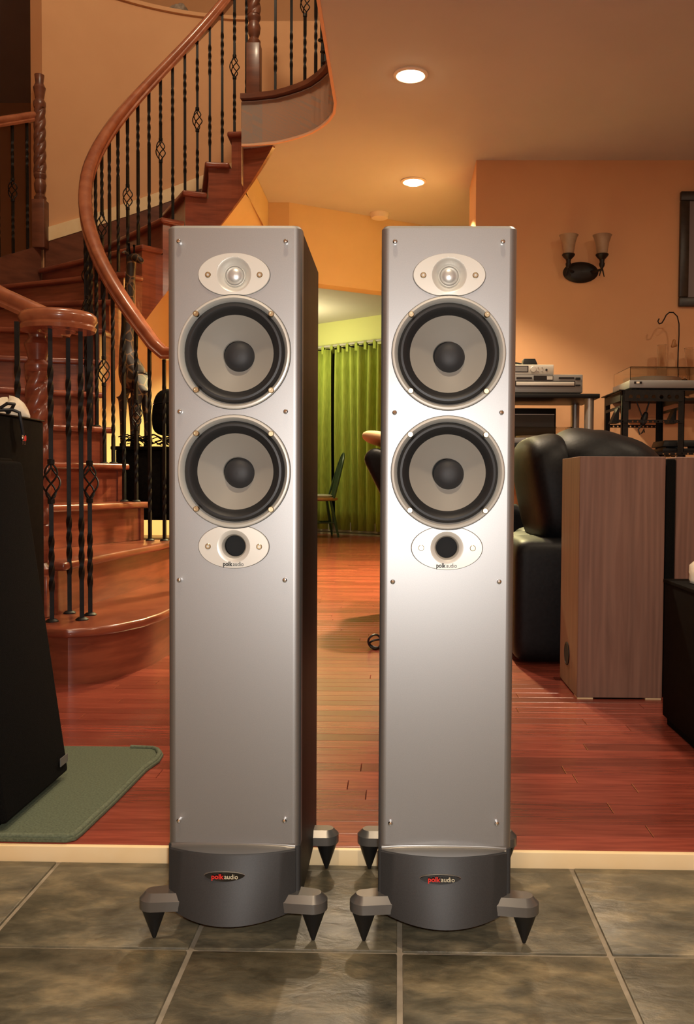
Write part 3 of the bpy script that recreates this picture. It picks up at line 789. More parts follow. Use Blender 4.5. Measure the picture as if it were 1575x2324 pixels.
# black cabinet inside the stair curve
gc = empty('black_cabinet', (-1.2, 4.55, TH)); tag(gc, 'black cabinet with an open gap above its dark base, inside the stair curve', 'cabinet')
box('body', 'blackbox', -.215, .24, -.16, .18, .44, .79, gc, .006)
box('base_box', 'oak_dark', -.20, .24, -.16, .18, .0, .345, gc, .006)
for sx_ in (-1, 1):
    for sy_ in (-1, 1): box('leg', 'blackbox', sx_ * .2 - .012 + .01, sx_ * .2 + .012 + .01, sy_ * .14 - .012 + .01, sy_ * .14 + .012 + .01, .345, .44, gc)
box('door', 'blackbox', -.20, .01, -.166, -.16, .455, .775, gc, .002)
box('door', 'blackbox', .016, .226, -.166, -.16, .455, .775, gc, .002)
box('top_board', 'blackbox', -.235, .255, -.18, .19, .79, .808, gc, .004)
# dry twigs strewn on the cabinet
tgm = MB(); rnd = random.Random(3)
for k in range(60):
    x, y = rnd.uniform(-.17, .2), rnd.uniform(-.165, -.145); a = rnd.uniform(-.5, .5); L = rnd.uniform(.05, .11); h = rnd.uniform(.004, .05)
    tgm.tube([(x - L / 2 * math.cos(a), y - L / 2 * math.sin(a), h), (x, y, h + .012), (x + L / 2 * math.cos(a), y + L / 2 * math.sin(a), max(.003, h - .01))], .0028, 5)
tg = tgm.build('twig_garland', 'blackbox'); tg.location = (-1.2, 4.55, TH + .811); tag(tg, 'dark twig garland lying across the black cabinet top', 'garland')
# giraffe figure: one continuous skin
def skin(name, verts, edges, radii, m, parent=None, sub=2, root=0):
    me = bpy.data.meshes.new(name); me.from_pydata(verts, edges, []); o = bpy.data.objects.new(name, me); COL.objects.link(o)
    o.modifiers.new('s', 'SKIN'); 
    sv = me.skin_vertices[0].data if me.skin_vertices else None
    if sv is None:
        bm = bmesh.new(); bm.from_mesh(me); bm.verts.layers.skin.verify(); bm.to_mesh(me); bm.free(); sv = me.skin_vertices[0].data
    for i, r_ in enumerate(radii): sv[i].radius = (r_, r_) if not isinstance(r_, tuple) else r_
    sv[root].use_root = True
    ss = o.modifiers.new('u', 'SUBSURF'); ss.levels = sub; ss.render_levels = sub
    dg = bpy.context.evaluated_depsgraph_get(); nm = bpy.data.meshes.new_from_object(o.evaluated_get(dg))
    bpy.data.objects.remove(o); nm.materials.clear(); nm.materials.append(M[m])
    for p in nm.polygons: p.use_smooth = True
    q = bpy.data.objects.new(name, nm); COL.objects.link(q)
    if parent: q.parent = parent
    return q
gp = atY(288, 800, 4.5)
gf = empty('giraffe_figure', (gp.x + .005, 4.6, TH + .811)); tag(gf, 'tall dark giraffe figurine with netted hide standing on the black cabinet', 'figurine')
V = [(.0, 0, .36), (.045, 0, .34), (-.045, 0, .40), (-.055, 0, .48), (-.048, 0, .62), (-.035, 0, .78), (-.022, 0, .92), (-.012, 0, .985), (.018, 0, .985), (.05, 0, .965), (.075, 0, .95),
     (.075, 0, .33), (-.05, .03, .26), (-.05, .032, .13), (-.05, .033, .012), (-.05, -.03, .26), (-.05, -.032, .13), (-.05, -.033, .012),
     (.06, .03, .25), (.066, .032, .13), (.062, .033, .012), (.06, -.03, .25), (.066, -.032, .13), (.062, -.033, .012), (.095, 0, .26), (.1, 0, .17)]
ED = [(0, 1), (0, 2), (2, 3), (3, 4), (4, 5), (5, 6), (6, 7), (7, 8), (8, 9), (9, 10), (1, 11), (2, 12), (12, 13), (13, 14), (2, 15), (15, 16), (16, 17), (11, 18), (18, 19), (19, 20), (11, 21), (21, 22), (22, 23), (11, 24), (24, 25)]
RD = [.058, .054, .058, .046, .036, .03, .026, .026, .026, .019, .014, .04, .026, .016, .014, .026, .016, .014, .028, .017, .014, .028, .017, .014, .008, .007]
skin('body', V, ED, RD, 'giraffe', gf)
for s_ in (-1, 1):
    MB().tube([(-.01, s_ * .013, 1.0), (-.014, s_ * .016, 1.04), (-.016, s_ * .017, 1.055)], [.005, .004, .007], 8).build('horn', 'blackbox', gf)
    MB().tube([(-.01, s_ * .02, .995), (-.014, s_ * .045, 1.005), (-.016, s_ * .06, 1.0)], [.004, .011, .002], 8).build('ear', 'giraffe', gf)
for s_ in (-1, 1):
    for (x, y) in ((-.05, s_ * .033), (.062, s_ * .033)): MB().lathe([(.017, 0), (.016, .018), (.012, .024)], (x, y, 0), 12).build('hoof', 'blackbox', gf)
gf.rotation_euler.z = R(-35)
# black rounded bag beside it
bg = atY(352, 960, 4.5)
bag = empty('black_bag', (bg.x + .05, 4.6, TH + .811)); tag(bag, 'black rounded bag with pale buckle resting on the cabinet beside the giraffe', 'bag')
V = [(0, 0, .05), (0, 0, .15), (-.01, 0, .24), (-.02, 0, .31)]
skin('body', V, [(0, 1), (1, 2), (2, 3)], [(.1, .06), (.105, .062), (.09, .055), (.045, .035)], 'grille', bag)
MB().tube([(-.07, -.055, .22), (-.03, -.075, .225), (.03, -.078, .228), (.08, -.06, .23)], .004, 6).build('strap', 'blackbox', bag)
MB().tube([(-.062, -.075, .225), (-.068, -.078, .22), (-.064, -.079, .214)], .0025, 6).build('buckle', 'chrome', bag)
# two black loudspeakers at the foot of the stairs
bs = empty('black_loudspeaker', (-.88, 1.69, TH + .009)); tag(bs, 'black loudspeaker with sloping cloth front standing on the green rug', 'speaker')
def slope(x0b, x1b, x0t, x1t, y0, y1, zb, zt, name, m, par, bev):
    return MB().hexa([(x0b, y0, zb), (x1b, y0, zb), (x1b, y1, zb), (x0b, y1, zb)], [(x0t, y0, zt), (x1t, y0, zt), (x1t, y1, zt), (x0t, y1, zt)]).build(name, m, par, 40, bev, 3)
slope(-.2, .165, -.2, .072, -.155, .148, 0, .672, 'cabinet', 'blackbox', bs, .006)
slope(.166, .186, .073, .093, -.152, .146, .012, .665, 'grille', 'grille', bs, .008)
bdg = MB().box(.1855, .187, .098, .138, .035, .052).build('badge_plate', 'device', bs)
b2 = empty('black_speaker_cabinet', (-1.13, 2.1, TH)); tag(b2, 'plain black box loudspeaker behind the sloping one, cloth lying on top', 'speaker')
box('cabinet', 'blackbox', -.2, .199, -.2, .2, 0, .788, b2, .004)
box('grille', 'grille', -.19, .19, -.208, -.2, .02, .77, b2, .003)
box('top_edge', 'black_plastic', -.2, .202, -.202, .202, .7885, .7925, b2, .0015)
# cloth and cable on it
def crumple(name, m, cx_, cy_, z0, rx_, ry_, h, seed, label, cat):
    rnd = random.Random(seed); rs = []; n_ = 22
    ph_ = [rnd.uniform(0, 6.3) for _ in range(6)]
    for k, (s_, zz) in enumerate(((1.0, 0), (1.04, .12), (.98, .4), (.86, .68), (.62, .9), (.3, 1.0), (.05, 1.02))):
        ring = []
        for j in range(n_):
            a = 2 * PI * j / n_; q = 1 + .13 * math.sin(3 * a + ph_[0] + k * .5) + .08 * math.sin(5 * a + ph_[1] - k * .7) + .05 * math.sin(8 * a + ph_[2] + k)
            ring.append((rx_ * s_ * q * math.cos(a), ry_ * s_ * q * math.sin(a), h * zz * (1 + .16 * math.sin(2 * a + ph_[3]) + .08 * math.sin(5 * a + ph_[4])) if k else 0))
        rs.append(ring)
    o = MB().rings(rs).build(name, m, None, 80); o.location = (cx_, cy_, z0); return tag(o, label, cat)
crumple('white_cloth', 'cloth_white', -.99, 2.225, TH + .793, .046, .042, .045, 4, 'crumpled white cloth heaped on the plain black loudspeaker', 'cloth')
cb_ = empty('audio_cable', (-.929, 2.13, TH + .7935)); tag(cb_, 'black audio cable with red and silver plugs hanging over the plain black loudspeaker', 'cable')
MB().tube([(-.06, -.05, .005), (-.03, -.02, .01), (-.006, -.006, .012), (.008, .0, .006), (.01, .006, -.02), (.01, .014, -.04), (.01, .018, -.05)], .0042, 8).build('cord', 'rubber', cb_)
MB().tube([(-.03, .02, .006), (-.012, .004, .016), (-.004, .0, .026), (-.012, -.02, .026), (-.03, -.02, .015), (-.02, .01, .007)], .0042, 8).build('loop', 'rubber', cb_)
for (y, m_) in ((.012, 'chrome'), (.024, 'inkred')):
    pg = MB().lathe([(.0032, 0), (.0042, -.004), (.0042, -.012), (.003, -.014)], (.01, y, -.048), 12).build('plug', m_, cb_)
    MB().lathe([(.0017, -.014), (.0017, -.022), (.0008, -.023)], (.01, y, -.048), 10).build('pin', 'chrome', pg)
# rug
rp = [atZ(x, y, TH) for x, y in ((300, 1701), (352, 1703), (366, 1708), (371, 1718), (362, 1732), (334, 1752), (300, 1787), (262, 1826), (218, 1868), (188, 1897), (172, 1909), (150, 1914))]
rp = [(p.x, p.y) for p in rp]; yb, yf = rp[0][1], rp[-1][1]
outl = rp + [(-1.3, yf + .006), (-1.3, yb)]
rc = (sum(p[0] for p in outl) / len(outl), sum(p[1] for p in outl) / len(outl))
rug = empty('floor_rug', (rc[0], rc[1], TH)); tag(rug, 'worn green rug with stitched hem under the sloping black loudspeaker', 'rug')
loc = [(p[0] - rc[0], p[1] - rc[1]) for p in outl]
MB().prism(loc, .0005, .0075).build('pile', 'rug', rug, 35, .002, 2)
ins = loc
hem = [Vector((p[0], p[1], .0078)) for p in loc[:13]]
hem2 = []
for i, p in enumerate(hem):
    a, b = hem[max(0, i - 1)], hem[min(len(hem) - 1, i + 1)]; t_ = (b - a).normalized(); nn = Vector((t_.y, -t_.x, 0)); hem2.append(p + nn * .009)
MB().tube(hem2, .0058, 8).build('hem', 'rughem', rug, 60)
# black cable loops on the floor behind the towers
q = atZ(850, 1475, TH); cy_ = empty('floor_cable', (q.x, q.y, TH)); tag(cy_, 'black cable looped on the hall floor beside the tower speakers', 'cable')
def loop_path(cx_, cz, rx_, rz_, dy): return [(cx_ + rx_ * math.cos(2 * PI * k / 20), dy + .01 * math.sin(4 * PI * k / 20), cz + rz_ * math.sin(2 * PI * k / 20)) for k in range(20)]
MB().tube(loop_path(0, .031, .024, .027, 0), .0042, 7, True).build('loop', 'rubber', cy_)
MB().tube(loop_path(.012, .02, .032, .016, .02), .0042, 7, True).build('loop', 'rubber', cy_)
MB().tube([(.0, .02, .005), (.06, .01, .005), (.14, .03, .005), (.24, .0, .005), (.36, .05, .005)], .0042, 7).build('cord', 'rubber', cy_)

# ================================================================== RIGHT SIDE
# walnut box speakers
def walnut(loc, label, black_front):
    t = empty('walnut_speaker', loc); tag(t, label, 'speaker', 'pair of walnut box speakers')
    wd, dp, ht = .25, .275, .715
    MB().box(0, wd, 0, dp, .004, ht).build('cabinet', 'veneer', t, 35, .0015, 1)
    if black_front: box('black_front', 'grille', -.028, -.0005, .004, dp - .004, .012, ht - .006, t, .004)
    else:
        pt = MB().lathe([(.036, .0), (.036, -.003), (.031, -.004), (.029, .003)], (0, .155, .105), 32, 'x', False, False).build('port_ring', 'black_plastic', t)
        MB().lathe([(.0305, -.0035), (.0, -.0036)], (0, .155, .105), 32, 'x', False, False).build('port_hole', 'dark', t)
    for x in (.0, .2):
        box('felt_strip', 'trim_white', x + .002, x + .048, .002, .05, .0, .004, t)
    box('base_cleat', 'blackbox', .055, .195, .004, .05, .0, .004, t)
    return t
walnut((.53, 2.59, TH), 'walnut veneer box speaker with round port hole low on its side', False)
walnut((.818, 2.61, TH), 'walnut veneer box speaker with black front, behind the low black box', True)
# low black box
lb = empty('low_black_box', (.9, 2.05, TH)); tag(lb, 'low plain black box on the wood floor with white cloth on top', 'box')
box('body', 'blackbox', -.195, .22, -.33, .285, .022, .375, lb, .003)
box('plinth', 'blackbox', -.185, .21, -.32, .275, 0, .022, lb)
box('lid', 'blackbox', -.198, .223, -.333, .288, .3752, .385, lb, .002)
crumple('white_napkin', 'cloth_white', .80, 2.24, TH + .386, .06, .04, .07, 9, 'small crumpled white cloth on the low black box', 'cloth')
# black recliner: arm, back and bulging head cushion
def pillow(name, m, parent, cx_, cy_, cz, sx_, sy_, sz, p=2.6, rot=(0, 0, 0), n=20, wr=.0, seed=1):
    rs = []; rnd = random.Random(seed); a1, a2 = rnd.uniform(0, 6), rnd.uniform(0, 6)
    def sg(v, e): return math.copysign(abs(v) ** e, v)
    e = 2 / p; rotm = Matrix.Rotation(rot[2], 3, 'Z') @ Matrix.Rotation(rot[1], 3, 'Y') @ Matrix.Rotation(rot[0], 3, 'X')
    for k in range(1, n):
        th = -PI / 2 + PI * k / n; ring = []
        for j in range(2 * n):
            a = 2 * PI * j / (2 * n); q = 1 + wr * math.sin(5 * a + a1 + 3 * th) + wr * .6 * math.sin(9 * th + a2 + 2 * a)
            v = Vector((sx_ * sg(math.cos(th), e) * sg(math.cos(a), e) * q, sy_ * sg(math.cos(th), e) * sg(math.sin(a), e) * q, sz * sg(math.sin(th), e) * q))
            v = rotm @ v; ring.append((cx_ + v.x, cy_ + v.y, cz + v.z))
        rs.append(ring)
    return MB().rings(rs).build(name, m, parent, 80)
rc_ = empty('leather_recliner', (.66, 3.48, TH)); tag(rc_, 'black leather recliner with bulging head cushion behind the walnut speaker', 'recliner')
pillow('arm', 'leather', rc_, -.115, -.24, .222, .14, .18, .218, 8)
pillow('arm', 'leather', rc_, -.03, .33, .225, .14, .13, .222, 5)
pillow('seat_cushion', 'leather', rc_, -.02, .08, .30, .24, .30, .14, 4)
pillow('base', 'leather', rc_, .12, .04, .16, .34, .36, .155, 6)
pillow('back_panel', 'leather', rc_, -.08, -.02, .60, .10, .30, .225, 3.5, (0, R(-11), 0))
pillow('back_shell', 'leather', rc_, .14, .05, .52, .19, .33, .27, 3.2, (0, R(8), 0))
pillow('head_cushion', 'leather', rc_, .11, -.05, .67, .24, .30, .165, 2.5, (0, R(14), 0), wr=.012)
pillow('lever_knob', 'black_plastic', rc_, .045, -.44, .42, .016, .012, .02)
# second black recliner seen past the other tower
r2 = empty('black_armchair', (.235, 4.33, TH)); tag(r2, 'black leather armchair with reclined back, tan cushion on top', 'armchair')
def prof_chair(poly, y0, y1, name, m, bev): return MB().prismY(poly, y0, y1).build(name, m, r2, 40, bev, 3)
prof_chair([(-.405, .75), (-.36, .80), (-.24, .77), (.02, .40), (-.09, .33), (-.25, .44)], -.25, .25, 'back', 'leather', .03)
prof_chair([(-.12, .24), (.38, .24), (.40, .40), (-.08, .40)], -.245, .245, 'seat', 'leather', .03)
prof_chair([(-.14, .02), (.36, .02), (.36, .23), (-.14, .23)], -.24, .24, 'base', 'leather', .015)
for s_ in (-1, 1):
    prof_chair([(-.15, .12), (.38, .12), (.38, .50), (.30, .54), (-.1, .54), (-.15, .5)], s_ * .3 - .05, s_ * .3 + .05, 'arm', 'leather', .03)
    box('foot', 'black_plastic', -.1, .3, s_ * .2 - .02, s_ * .2 + .02, 0, .02, r2)
tc_ = pillow('tan_cushion', 'tan', None, 0, 0, 0, .13, .2, .035, 2.6, (0, R(12), 0)); tc_.location = (-.05, 4.3, TH + .837)
tag(tc_, 'flat tan cushion laid on the reclined black armchair back', 'cushion')
# media stand with silver tube legs
Ym = 4.75
def zz(y, Y): return atY(1300, y, Y).z
def xx(x, Y): return atY(x, 900, Y).x
ms = empty('media_stand', (.75, 4.98, TH)); tag(ms, 'black media stand with thick silver tube legs against the orange wall', 'stand')
x1m = xx(1362, Ym) - .75; zsh = zz(893, Ym) - TH
box('shelf', 'black_plastic', -.36, x1m, -.23, .23, zsh - .024, zsh, ms, .004)
box('shelf', 'black_plastic', -.36, x1m, -.23, .23, .83, .85, ms, .004)
box('shelf', 'black_plastic', -.36, x1m, -.23, .23, .36, .38, ms, .004)
for lx in (-.3, xx(1341, Ym) - .75):
    for ly in (-.19, .19):
        MB().lathe([(.028, 0), (.028, .01), (.025, .012), (.025, zsh - .024)], (lx, ly, 0), 24).build('leg', 'alu', ms)
zs_ = TH + zsh
def face(par, name, m, px0, px1, py0, py1, Y, th=.003, bev=0):
    a, b = atY(px0, py1, Y), atY(px1, py0, Y); l0 = par.location
    return box(name, m, a.x - l0.x, b.x - l0.x, Y - th - l0.y, Y - l0.y, a.z - l0.z, b.z - l0.z, par, bev)
Yc = 4.79
cdp = empty('disc_changer', (.78, 4.95, zs_)); tag(cdp, 'grey disc changer with wide front drawer on the media stand', 'disc player')
hc_ = zz(850, Yc) - zs_
box('case', 'device', xx(1322, Yc) - .43 - .78, xx(1322, Yc) - .78, Yc - 4.95, .19, .008, hc_, cdp, .003)
for x in (-.2, .17):
    for y in (-.12, .15): MB().lathe([(.016, 0), (.018, .008)], (x, y, 0), 14).build('foot', 'black_plastic', cdp)
face(cdp, 'drawer', 'device_light', 1171, 1303, 867, 875, Yc, .006, .001)
face(cdp, 'drawer_gap', 'screen', 1169, 1305, 864.5, 877, Yc, .0025)
face(cdp, 'display', 'screen', 1211, 1255, 852.5, 863, Yc, .003)
face(cdp, 'display_window', 'device_light', 1241, 1254, 854, 862, Yc, .004)
for (a, b) in ((1172, 1207), (1268, 1303)): face(cdp, 'button_row', 'screen', a, b, 856, 859.5, Yc, .004)
for (c_, d_) in ((857, 862), (873, 876)): face(cdp, 'button', 'black_plastic', 1306, 1317, c_, d_, Yc, .005)
dac = empty('preamplifier', (.68, 4.95, zs_ + hc_ + .0005)); tag(dac, 'small light silver preamplifier with round knob on top of the disc changer', 'preamplifier')
Yd = 4.82; hd = zz(828, Yd) - (zs_ + hc_)
box('case', 'device_light', xx(1256, Yd) - .29 - .68, xx(1256, Yd) - .68, Yd - 4.95, .12, .004, hd, dac, .003)
for x in (-.1, .12):
    for y in (-.1, .09): MB().lathe([(.01, 0), (.01, .005)], (x, y, 0), 12).build('foot', 'black_plastic', dac)
face(dac, 'display', 'screen', 1160, 1199, 830, 845, Yd, .002); face(dac, 'display_glass', 'device', 1168, 1197, 832, 843, Yd, .003)
kx = atY(1210, 838.5, Yd); MB().lathe([(.0165, 0), (.0165, .012), (.0145, .014), (0, .0145)], (kx.x - .68, Yd - 4.95, kx.z - dac.location.z), 24, 'y', False, False).build('knob', 'device_light', dac)
for px in (1221, 1230):
    for py in (834, 842):
        q = atY(px, py, Yd); MB().lathe([(.003, 0), (.003, .004), (0, .0045)], (q.x - .68, Yd - 4.95, q.z - dac.location.z), 10, 'y', False, False).build('button', 'alu', dac)
q = atY(1240, 839.5, Yd); MB().lathe([(.006, 0), (.006, .003), (0, .003)], (q.x - .68, Yd - 4.95, q.z - dac.location.z), 12, 'y', False, False).build('jack', 'screen', dac)
zt3 = zs_ + hc_ + hd + .001
rmb = empty('black_adapter', (.71, 4.9, zt3)); tag(rmb, 'small black adapter box with cord on top of the silver preamplifier', 'adapter')
MB().hexa([(-.035, -.04, 0), (.05, -.04, 0), (.05, .04, 0), (-.035, .04, 0)], [(-.028, -.035, .038), (.035, -.035, .038), (.035, .035, .038), (-.028, .035, .038)]).build('case', 'black_plastic', rmb, 35, .004)
MB().tube([(-.03, 0, .01), (-.07, .01, .02), (-.11, 0, .022), (-.15, .02, .008)], .006, 8).build('cord', 'black_plastic', rmb)
# dark component on the lower shelf, with clear-lidded turntable in front
dk = empty('dark_component', (.72, 5.05, TH + .851)); tag(dk, 'upright dark glass-fronted component under the media stand top', 'component')
box('case', 'black_plastic', -.1, .16, -.08, .1, 0, .205, dk, .003); box('glass_front', 'smoke', -.09, .15, -.084, -.08, .02, .165, dk); box('top_rail', 'alu', -.09, .15, -.086, -.08, .168, .172, dk)
t1_ = empty('lidded_turntable', (.72, 4.84, TH + .851)); tag(t1_, 'turntable with clear lid on the media stand lower shelf', 'turntable')
box('plinth', 'device', -.2, .21, -.08, .1, .0, .03, t1_, .003); 
for a in ((-.2, .21, -.08, -.077, .031, .085), (-.2, .21, .097, .1, .031, .085), (-.2, -.197, -.077, .097, .031, .085), (.207, .21, -.077, .097, .031, .085), (-.2, .21, -.08, .1, .0852, .088)): box('lid_panel', 'glassy', *a, t1_)
MB().lathe([(.08, 0), (.08, .012), (0, .012)], (0, .01, .0302), 32, cap1=False).build('platter', 'alu', t1_)
MB().tube([(.13, .06, .03), (.13, .06, .05), (.12, -.05, .045)], .004, 8).build('tonearm', 'chrome', t1_)
# slotted steel rack
Yr = 4.6
rk = empty('steel_rack', (1.35, 4.8, TH)); tag(rk, 'black slotted steel rack carrying the clear-lidded turntable', 'rack')
xl, xr_ = xx(1418, Yr) - 1.35, xx(1549, Yr) - 1.35; yf_, yb_ = Yr - 4.8, .2
ztop = zz(886, Yr) - TH
def angle(x, y, sx_, sy_, z0, z1): return MB().box(x, x + sx_ * .032, y, y + sy_ * .003, z0, z1).box(x, x + sx_ * .003, y, y + sy_ * .032, z0, z1)
for (x, sx_) in ((xl - .012, 1), (xr_ + .012, -1)):
    for (y, sy_) in ((yf_, 1), (yb_, -1)):
        lg_ = angle(x, y, sx_, sy_, 0, ztop).build('post', 'iron', rk, 0)
        box('foot', 'iron', x - .008 + min(0, sx_ * .03), x + .008 + max(0, sx_ * .03), y - .01 + min(0, sy_ * .02), y + .01 + max(0, sy_ * .02), 0, .01, lg_)
def slotted(x0, x1, y, z0, z1, nh, name):
    bm = bmesh.new(); ed = []
    def lp(pts):
        vs = [bm.verts.new((x, y, z)) for x, z in pts]
        for i in range(len(vs)): ed.append(bm.edges.new((vs[i], vs[(i + 1) % len(vs)])))
    lp([(x0, z0), (x1, z0), (x1, z1), (x0, z1)])
    hr = min(.011, (z1 - z0) * .3); zc = (z0 + z1) / 2 - (z1 - z0) * .08
    for k in range(nh):
        cx_ = x0 + (x1 - x0) * (k + .75) / (nh + .5); lp([(cx_ + hr * math.cos(2 * PI * i / 12), zc + hr * math.sin(2 * PI * i / 12)) for i in range(12)])
    bmesh.ops.triangle_fill(bm, edges=ed, use_beauty=True)
    g = bmesh.ops.extrude_face_region(bm, geom=bm.faces[:]); bmesh.ops.translate(bm, vec=(0, .003, 0), verts=[v for v in g['geom'] if isinstance(v, bmesh.types.BMVert)])
    bmesh.ops.recalc_face_normals(bm, faces=bm.faces)
    me = bpy.data.meshes.new(name); bm.to_mesh(me); bm.free(); me.materials.append(M['iron']); o = bpy.data.objects.new(name, me); COL.objects.link(o); o.parent = rk; return o
slotted(xl, xr_, yf_ - .004, ztop - .055, ztop, 7, 'top_bar')
for x in (xl - .016, xr_ + .013): box('side_bar', 'iron', x, x + .003, yf_ + .03, yb_ - .03, ztop - .05, ztop - .005, rk); 
for x in (xl - .016, xr_ + .013): box('side_bar', 'iron', x, x + .003, yf_ + .03, yb_ - .03, ztop - .09, ztop - .075, rk)
box('top_plate', 'iron', xl - .03, xr_ + .1, yf_ - .004, yb_ + .004, ztop + .0005, ztop + .005, rk)
zm = zz(957, Yr) - TH
slotted(xl - .03, xr_, yf_ - .004, zm - .004, zm + .012, 12, 'shelf_bar'); slotted(xl, xr_, yb_ + .001, zm - .004, zm + .012, 12, 'shelf_bar')
for (x, sg_) in ((xl, 1), (xr_, 1)):
    MB().hexa([(x - .06, yf_ + .035, zm - .004), (x - .02, yf_ + .035, zm - .004), (x - .02, yf_ + .1, zm - .004), (x - .06, yf_ + .1, zm - .004)], [(x - .025, yf_ + .035, zm + .075), (x - .018, yf_ + .035, zm + .075), (x - .018, yf_ + .1, zm + .075), (x - .025, yf_ + .1, zm + .075)]).build('gusset', 'iron', rk, 0)
zb3 = zz(1031, Yr) - TH
slotted(xl - .01, xr_ + .15, yf_ - .004, zb3, zb3 + .016, 14, 'shelf_bar'); slotted(xl, xr_ + .15, yb_ + .001, zb3, zb3 + .016, 14, 'shelf_bar')
for x in (xl, (xl + xr_) / 2, xr_): box('cross_bar', 'iron', x, x + .03, yf_ - .0009, yb_ + .0009, zb3 + .001, zb3 + .006, rk)
box('lower_plate', 'iron', xl, xr_ + .15, yf_, yb_, .1, .106, rk)
# hanging cord under the rack
hcq = atY(1462, 940, 4.7)
hcb = empty('power_cord', (hcq.x, 4.7, TH + ztop - .05)); tag(hcb, 'bundled black power cord hanging below the steel rack top', 'cable')
MB().tube([(-.06, 0, .04), (-.04, 0, 0), (-.02, 0, -.05), (-.005, .0, -.09)], .003, 6).build('cord', 'rubber', hcb)
MB().tube([(.04, 0, .04), (.025, 0, 0), (.01, 0, -.05), (-.005, .0, -.09)], .004, 6).build('cord', 'rubber', hcb)
V = [(.012, 0, -.05), (0, 0, -.09), (-.012, 0, -.125)]; skin('bundle', V, [(0, 1), (1, 2)], [.012, .022, .014], 'rubber', hcb, 1)
MB().tube([(-.012, 0, -.12), (-.03, 0, -.145), (-.022, .0, -.17), (-.008, 0, -.16), (0, 0, -.14), (.002, 0, -.16)], .004, 6).build('tail', 'rubber', hcb)
# turntable on the rack
tt = empty('turntable', (1.43, 4.78, TH + ztop + .006)); tag(tt, 'silver turntable under a clear hinged dust cover on the steel rack', 'turntable')
tx0 = xx(1428, Yr) - 1.43; tz1 = zz(862, Yr) - tt.location.z
ty0, ty1 = Yr - 4.78, .175
box('plinth', 'device', tx0, tx0 + .43, ty0, ty1, .008, tz1, tt, .003)
for x in (tx0 + .04, tx0 + .39):
    for y in (ty0 + .04, ty1 - .04): MB().lathe([(.02, 0), (.02, .009)], (x, y, 0), 16).build('foot', 'black_plastic', tt)
zc1 = zz(838, Yr) - tt.location.z + .012
cvv = []
x0_, x1_ = tx0 + .004, tx0 + .426; y0_, y1_ = ty0 + .004, ty1 - .004; th_ = .003; z0_ = tz1 + .0005
for a in ((x0_, x1_, y0_, y0_ + th_, z0_, zc1), (x0_, x1_, y1_ - th_, y1_, z0_, zc1), (x0_, x0_ + th_, y0_ + th_, y1_ - th_, z0_, zc1), (x1_ - th_, x1_, y0_ + th_, y1_ - th_, z0_, zc1), (x0_, x1_, y0_, y1_, zc1 + .0002, zc1 + th_)): box('cover_panel', 'glassy', *a, tt)
pc = (tx0 + .17, (ty0 + ty1) / 2 + .01, tz1)
MB().lathe([(.15, .001), (.15, .024), (.147, .028), (0, .028)], pc, 48, cap1=False).build('platter', 'alu', tt)
MB().lathe([(.1, .0285), (.1, .03), (0, .03)], pc, 40, cap1=False).build('record', 'rubber', tt)
MB().lathe([(.022, .001), (.022, .03), (.015, .036), (0, .036)], (tx0 + .37, ty1 - .08, tz1), 20, cap1=False).build('tonearm_pivot', 'black_plastic', tt)
MB().tube([(tx0 + .37, ty1 - .08, tz1 + .03), (tx0 + .36, ty1 - .16, tz1 + .028), (tx0 + .31, ty0 + .09, tz1 + .026)], .004, 8).build('tonearm', 'chrome', tt)
face(tt, 'badge_plate', 'screen', 1439, 1457, 866, 871, Yr, .002)
face(tt, 'badge_mark', 'white', 1444, 1451, 866.5, 870.5, Yr, .003)
# dark record player at the right of the rack
dr = empty('black_record_player', (1.52, 4.77, TH + zb3 + .0165)); tag(dr, 'flat black record player low on the steel rack', 'record player')
MB().hexa([(-.13, -.1, 0), (.25, -.1, 0), (.25, .12, 0), (-.13, .12, 0)], [(-.13, -.1, .02), (.25, -.1, .02), (.25, .12, .02), (-.13, .12, .02)]).build('plinth', 'black_plastic', dr, 35, .003)
MB().hexa([(-.13, -.095, .03), (.25, -.095, .03), (.25, .12, .03), (-.13, .12, .03)], [(-.12, -.09, .062), (.24, -.09, .066), (.24, .115, .066), (-.12, .115, .062)]).build('lid', 'black_plastic', dr, 35, .003)
box('hinge_block', 'black_plastic', -.1, .22, -.05, .1, .0205, .0298, dr); box('silver_arm', 'chrome', -.05, .0, -.094, -.05, .0205, .0285, dr)
# wall shelf with glass vases and hook
zsw = 1.152
ws = empty('wall_shelf', (1.5, 5.43, zsw)); tag(ws, 'narrow dark wall shelf behind the turntable holding vases and hook', 'shelf')
box('board', 'iron', -.2, .42, -.2, 0, 0, .014, ws)
for x in (-.14, .3): box('bracket', 'iron', x, x + .012, -.17, 0, -.05, -.0005, ws)
def vase(px, r_, h, label, flare):
    q = atY(px, 820, 5.3); t = empty('glass_vase', (q.x, 5.3, zsw + .0145)); tag(t, label, 'vase')
    MB().lathe([(0, .0), (r_ * .9, 0), (r_, .006), (r_ * (1 - flare), h * .5), (r_ * (1 + flare), h), (r_ * (1 + flare) - .0025, h), (r_ * (1 - flare) - .0025, h * .5), (r_ - .0025, .01), (0, .008)], (0, 0, 0), 32, cap0=False, cap1=False).build('body', 'glass', t)
    MB().lathe([(r_ * (1 + flare) - .001, h), (r_ * (1 + flare) + .001, h + .0015), (r_ * (1 + flare) - .003, h + .002)], (0, 0, 0), 32, cap0=False, cap1=False).build('rim', 'glass', t)
vase(1502, .028, zz(783, 5.3) - zsw - .0145, 'straight clear glass cylinder vase beside the iron hook', 0.0)
vase(1573, .042, zz(790, 5.3) - zsw - .0145, 'flared clear glass vase on the wall shelf', .25)
hk = atY(1540, 830, 5.28)
hko = empty('iron_hook_stand', (hk.x, 5.28, zsw + .0145)); tag(hko, 'slender black iron shepherd hook rising behind the turntable', 'hook')
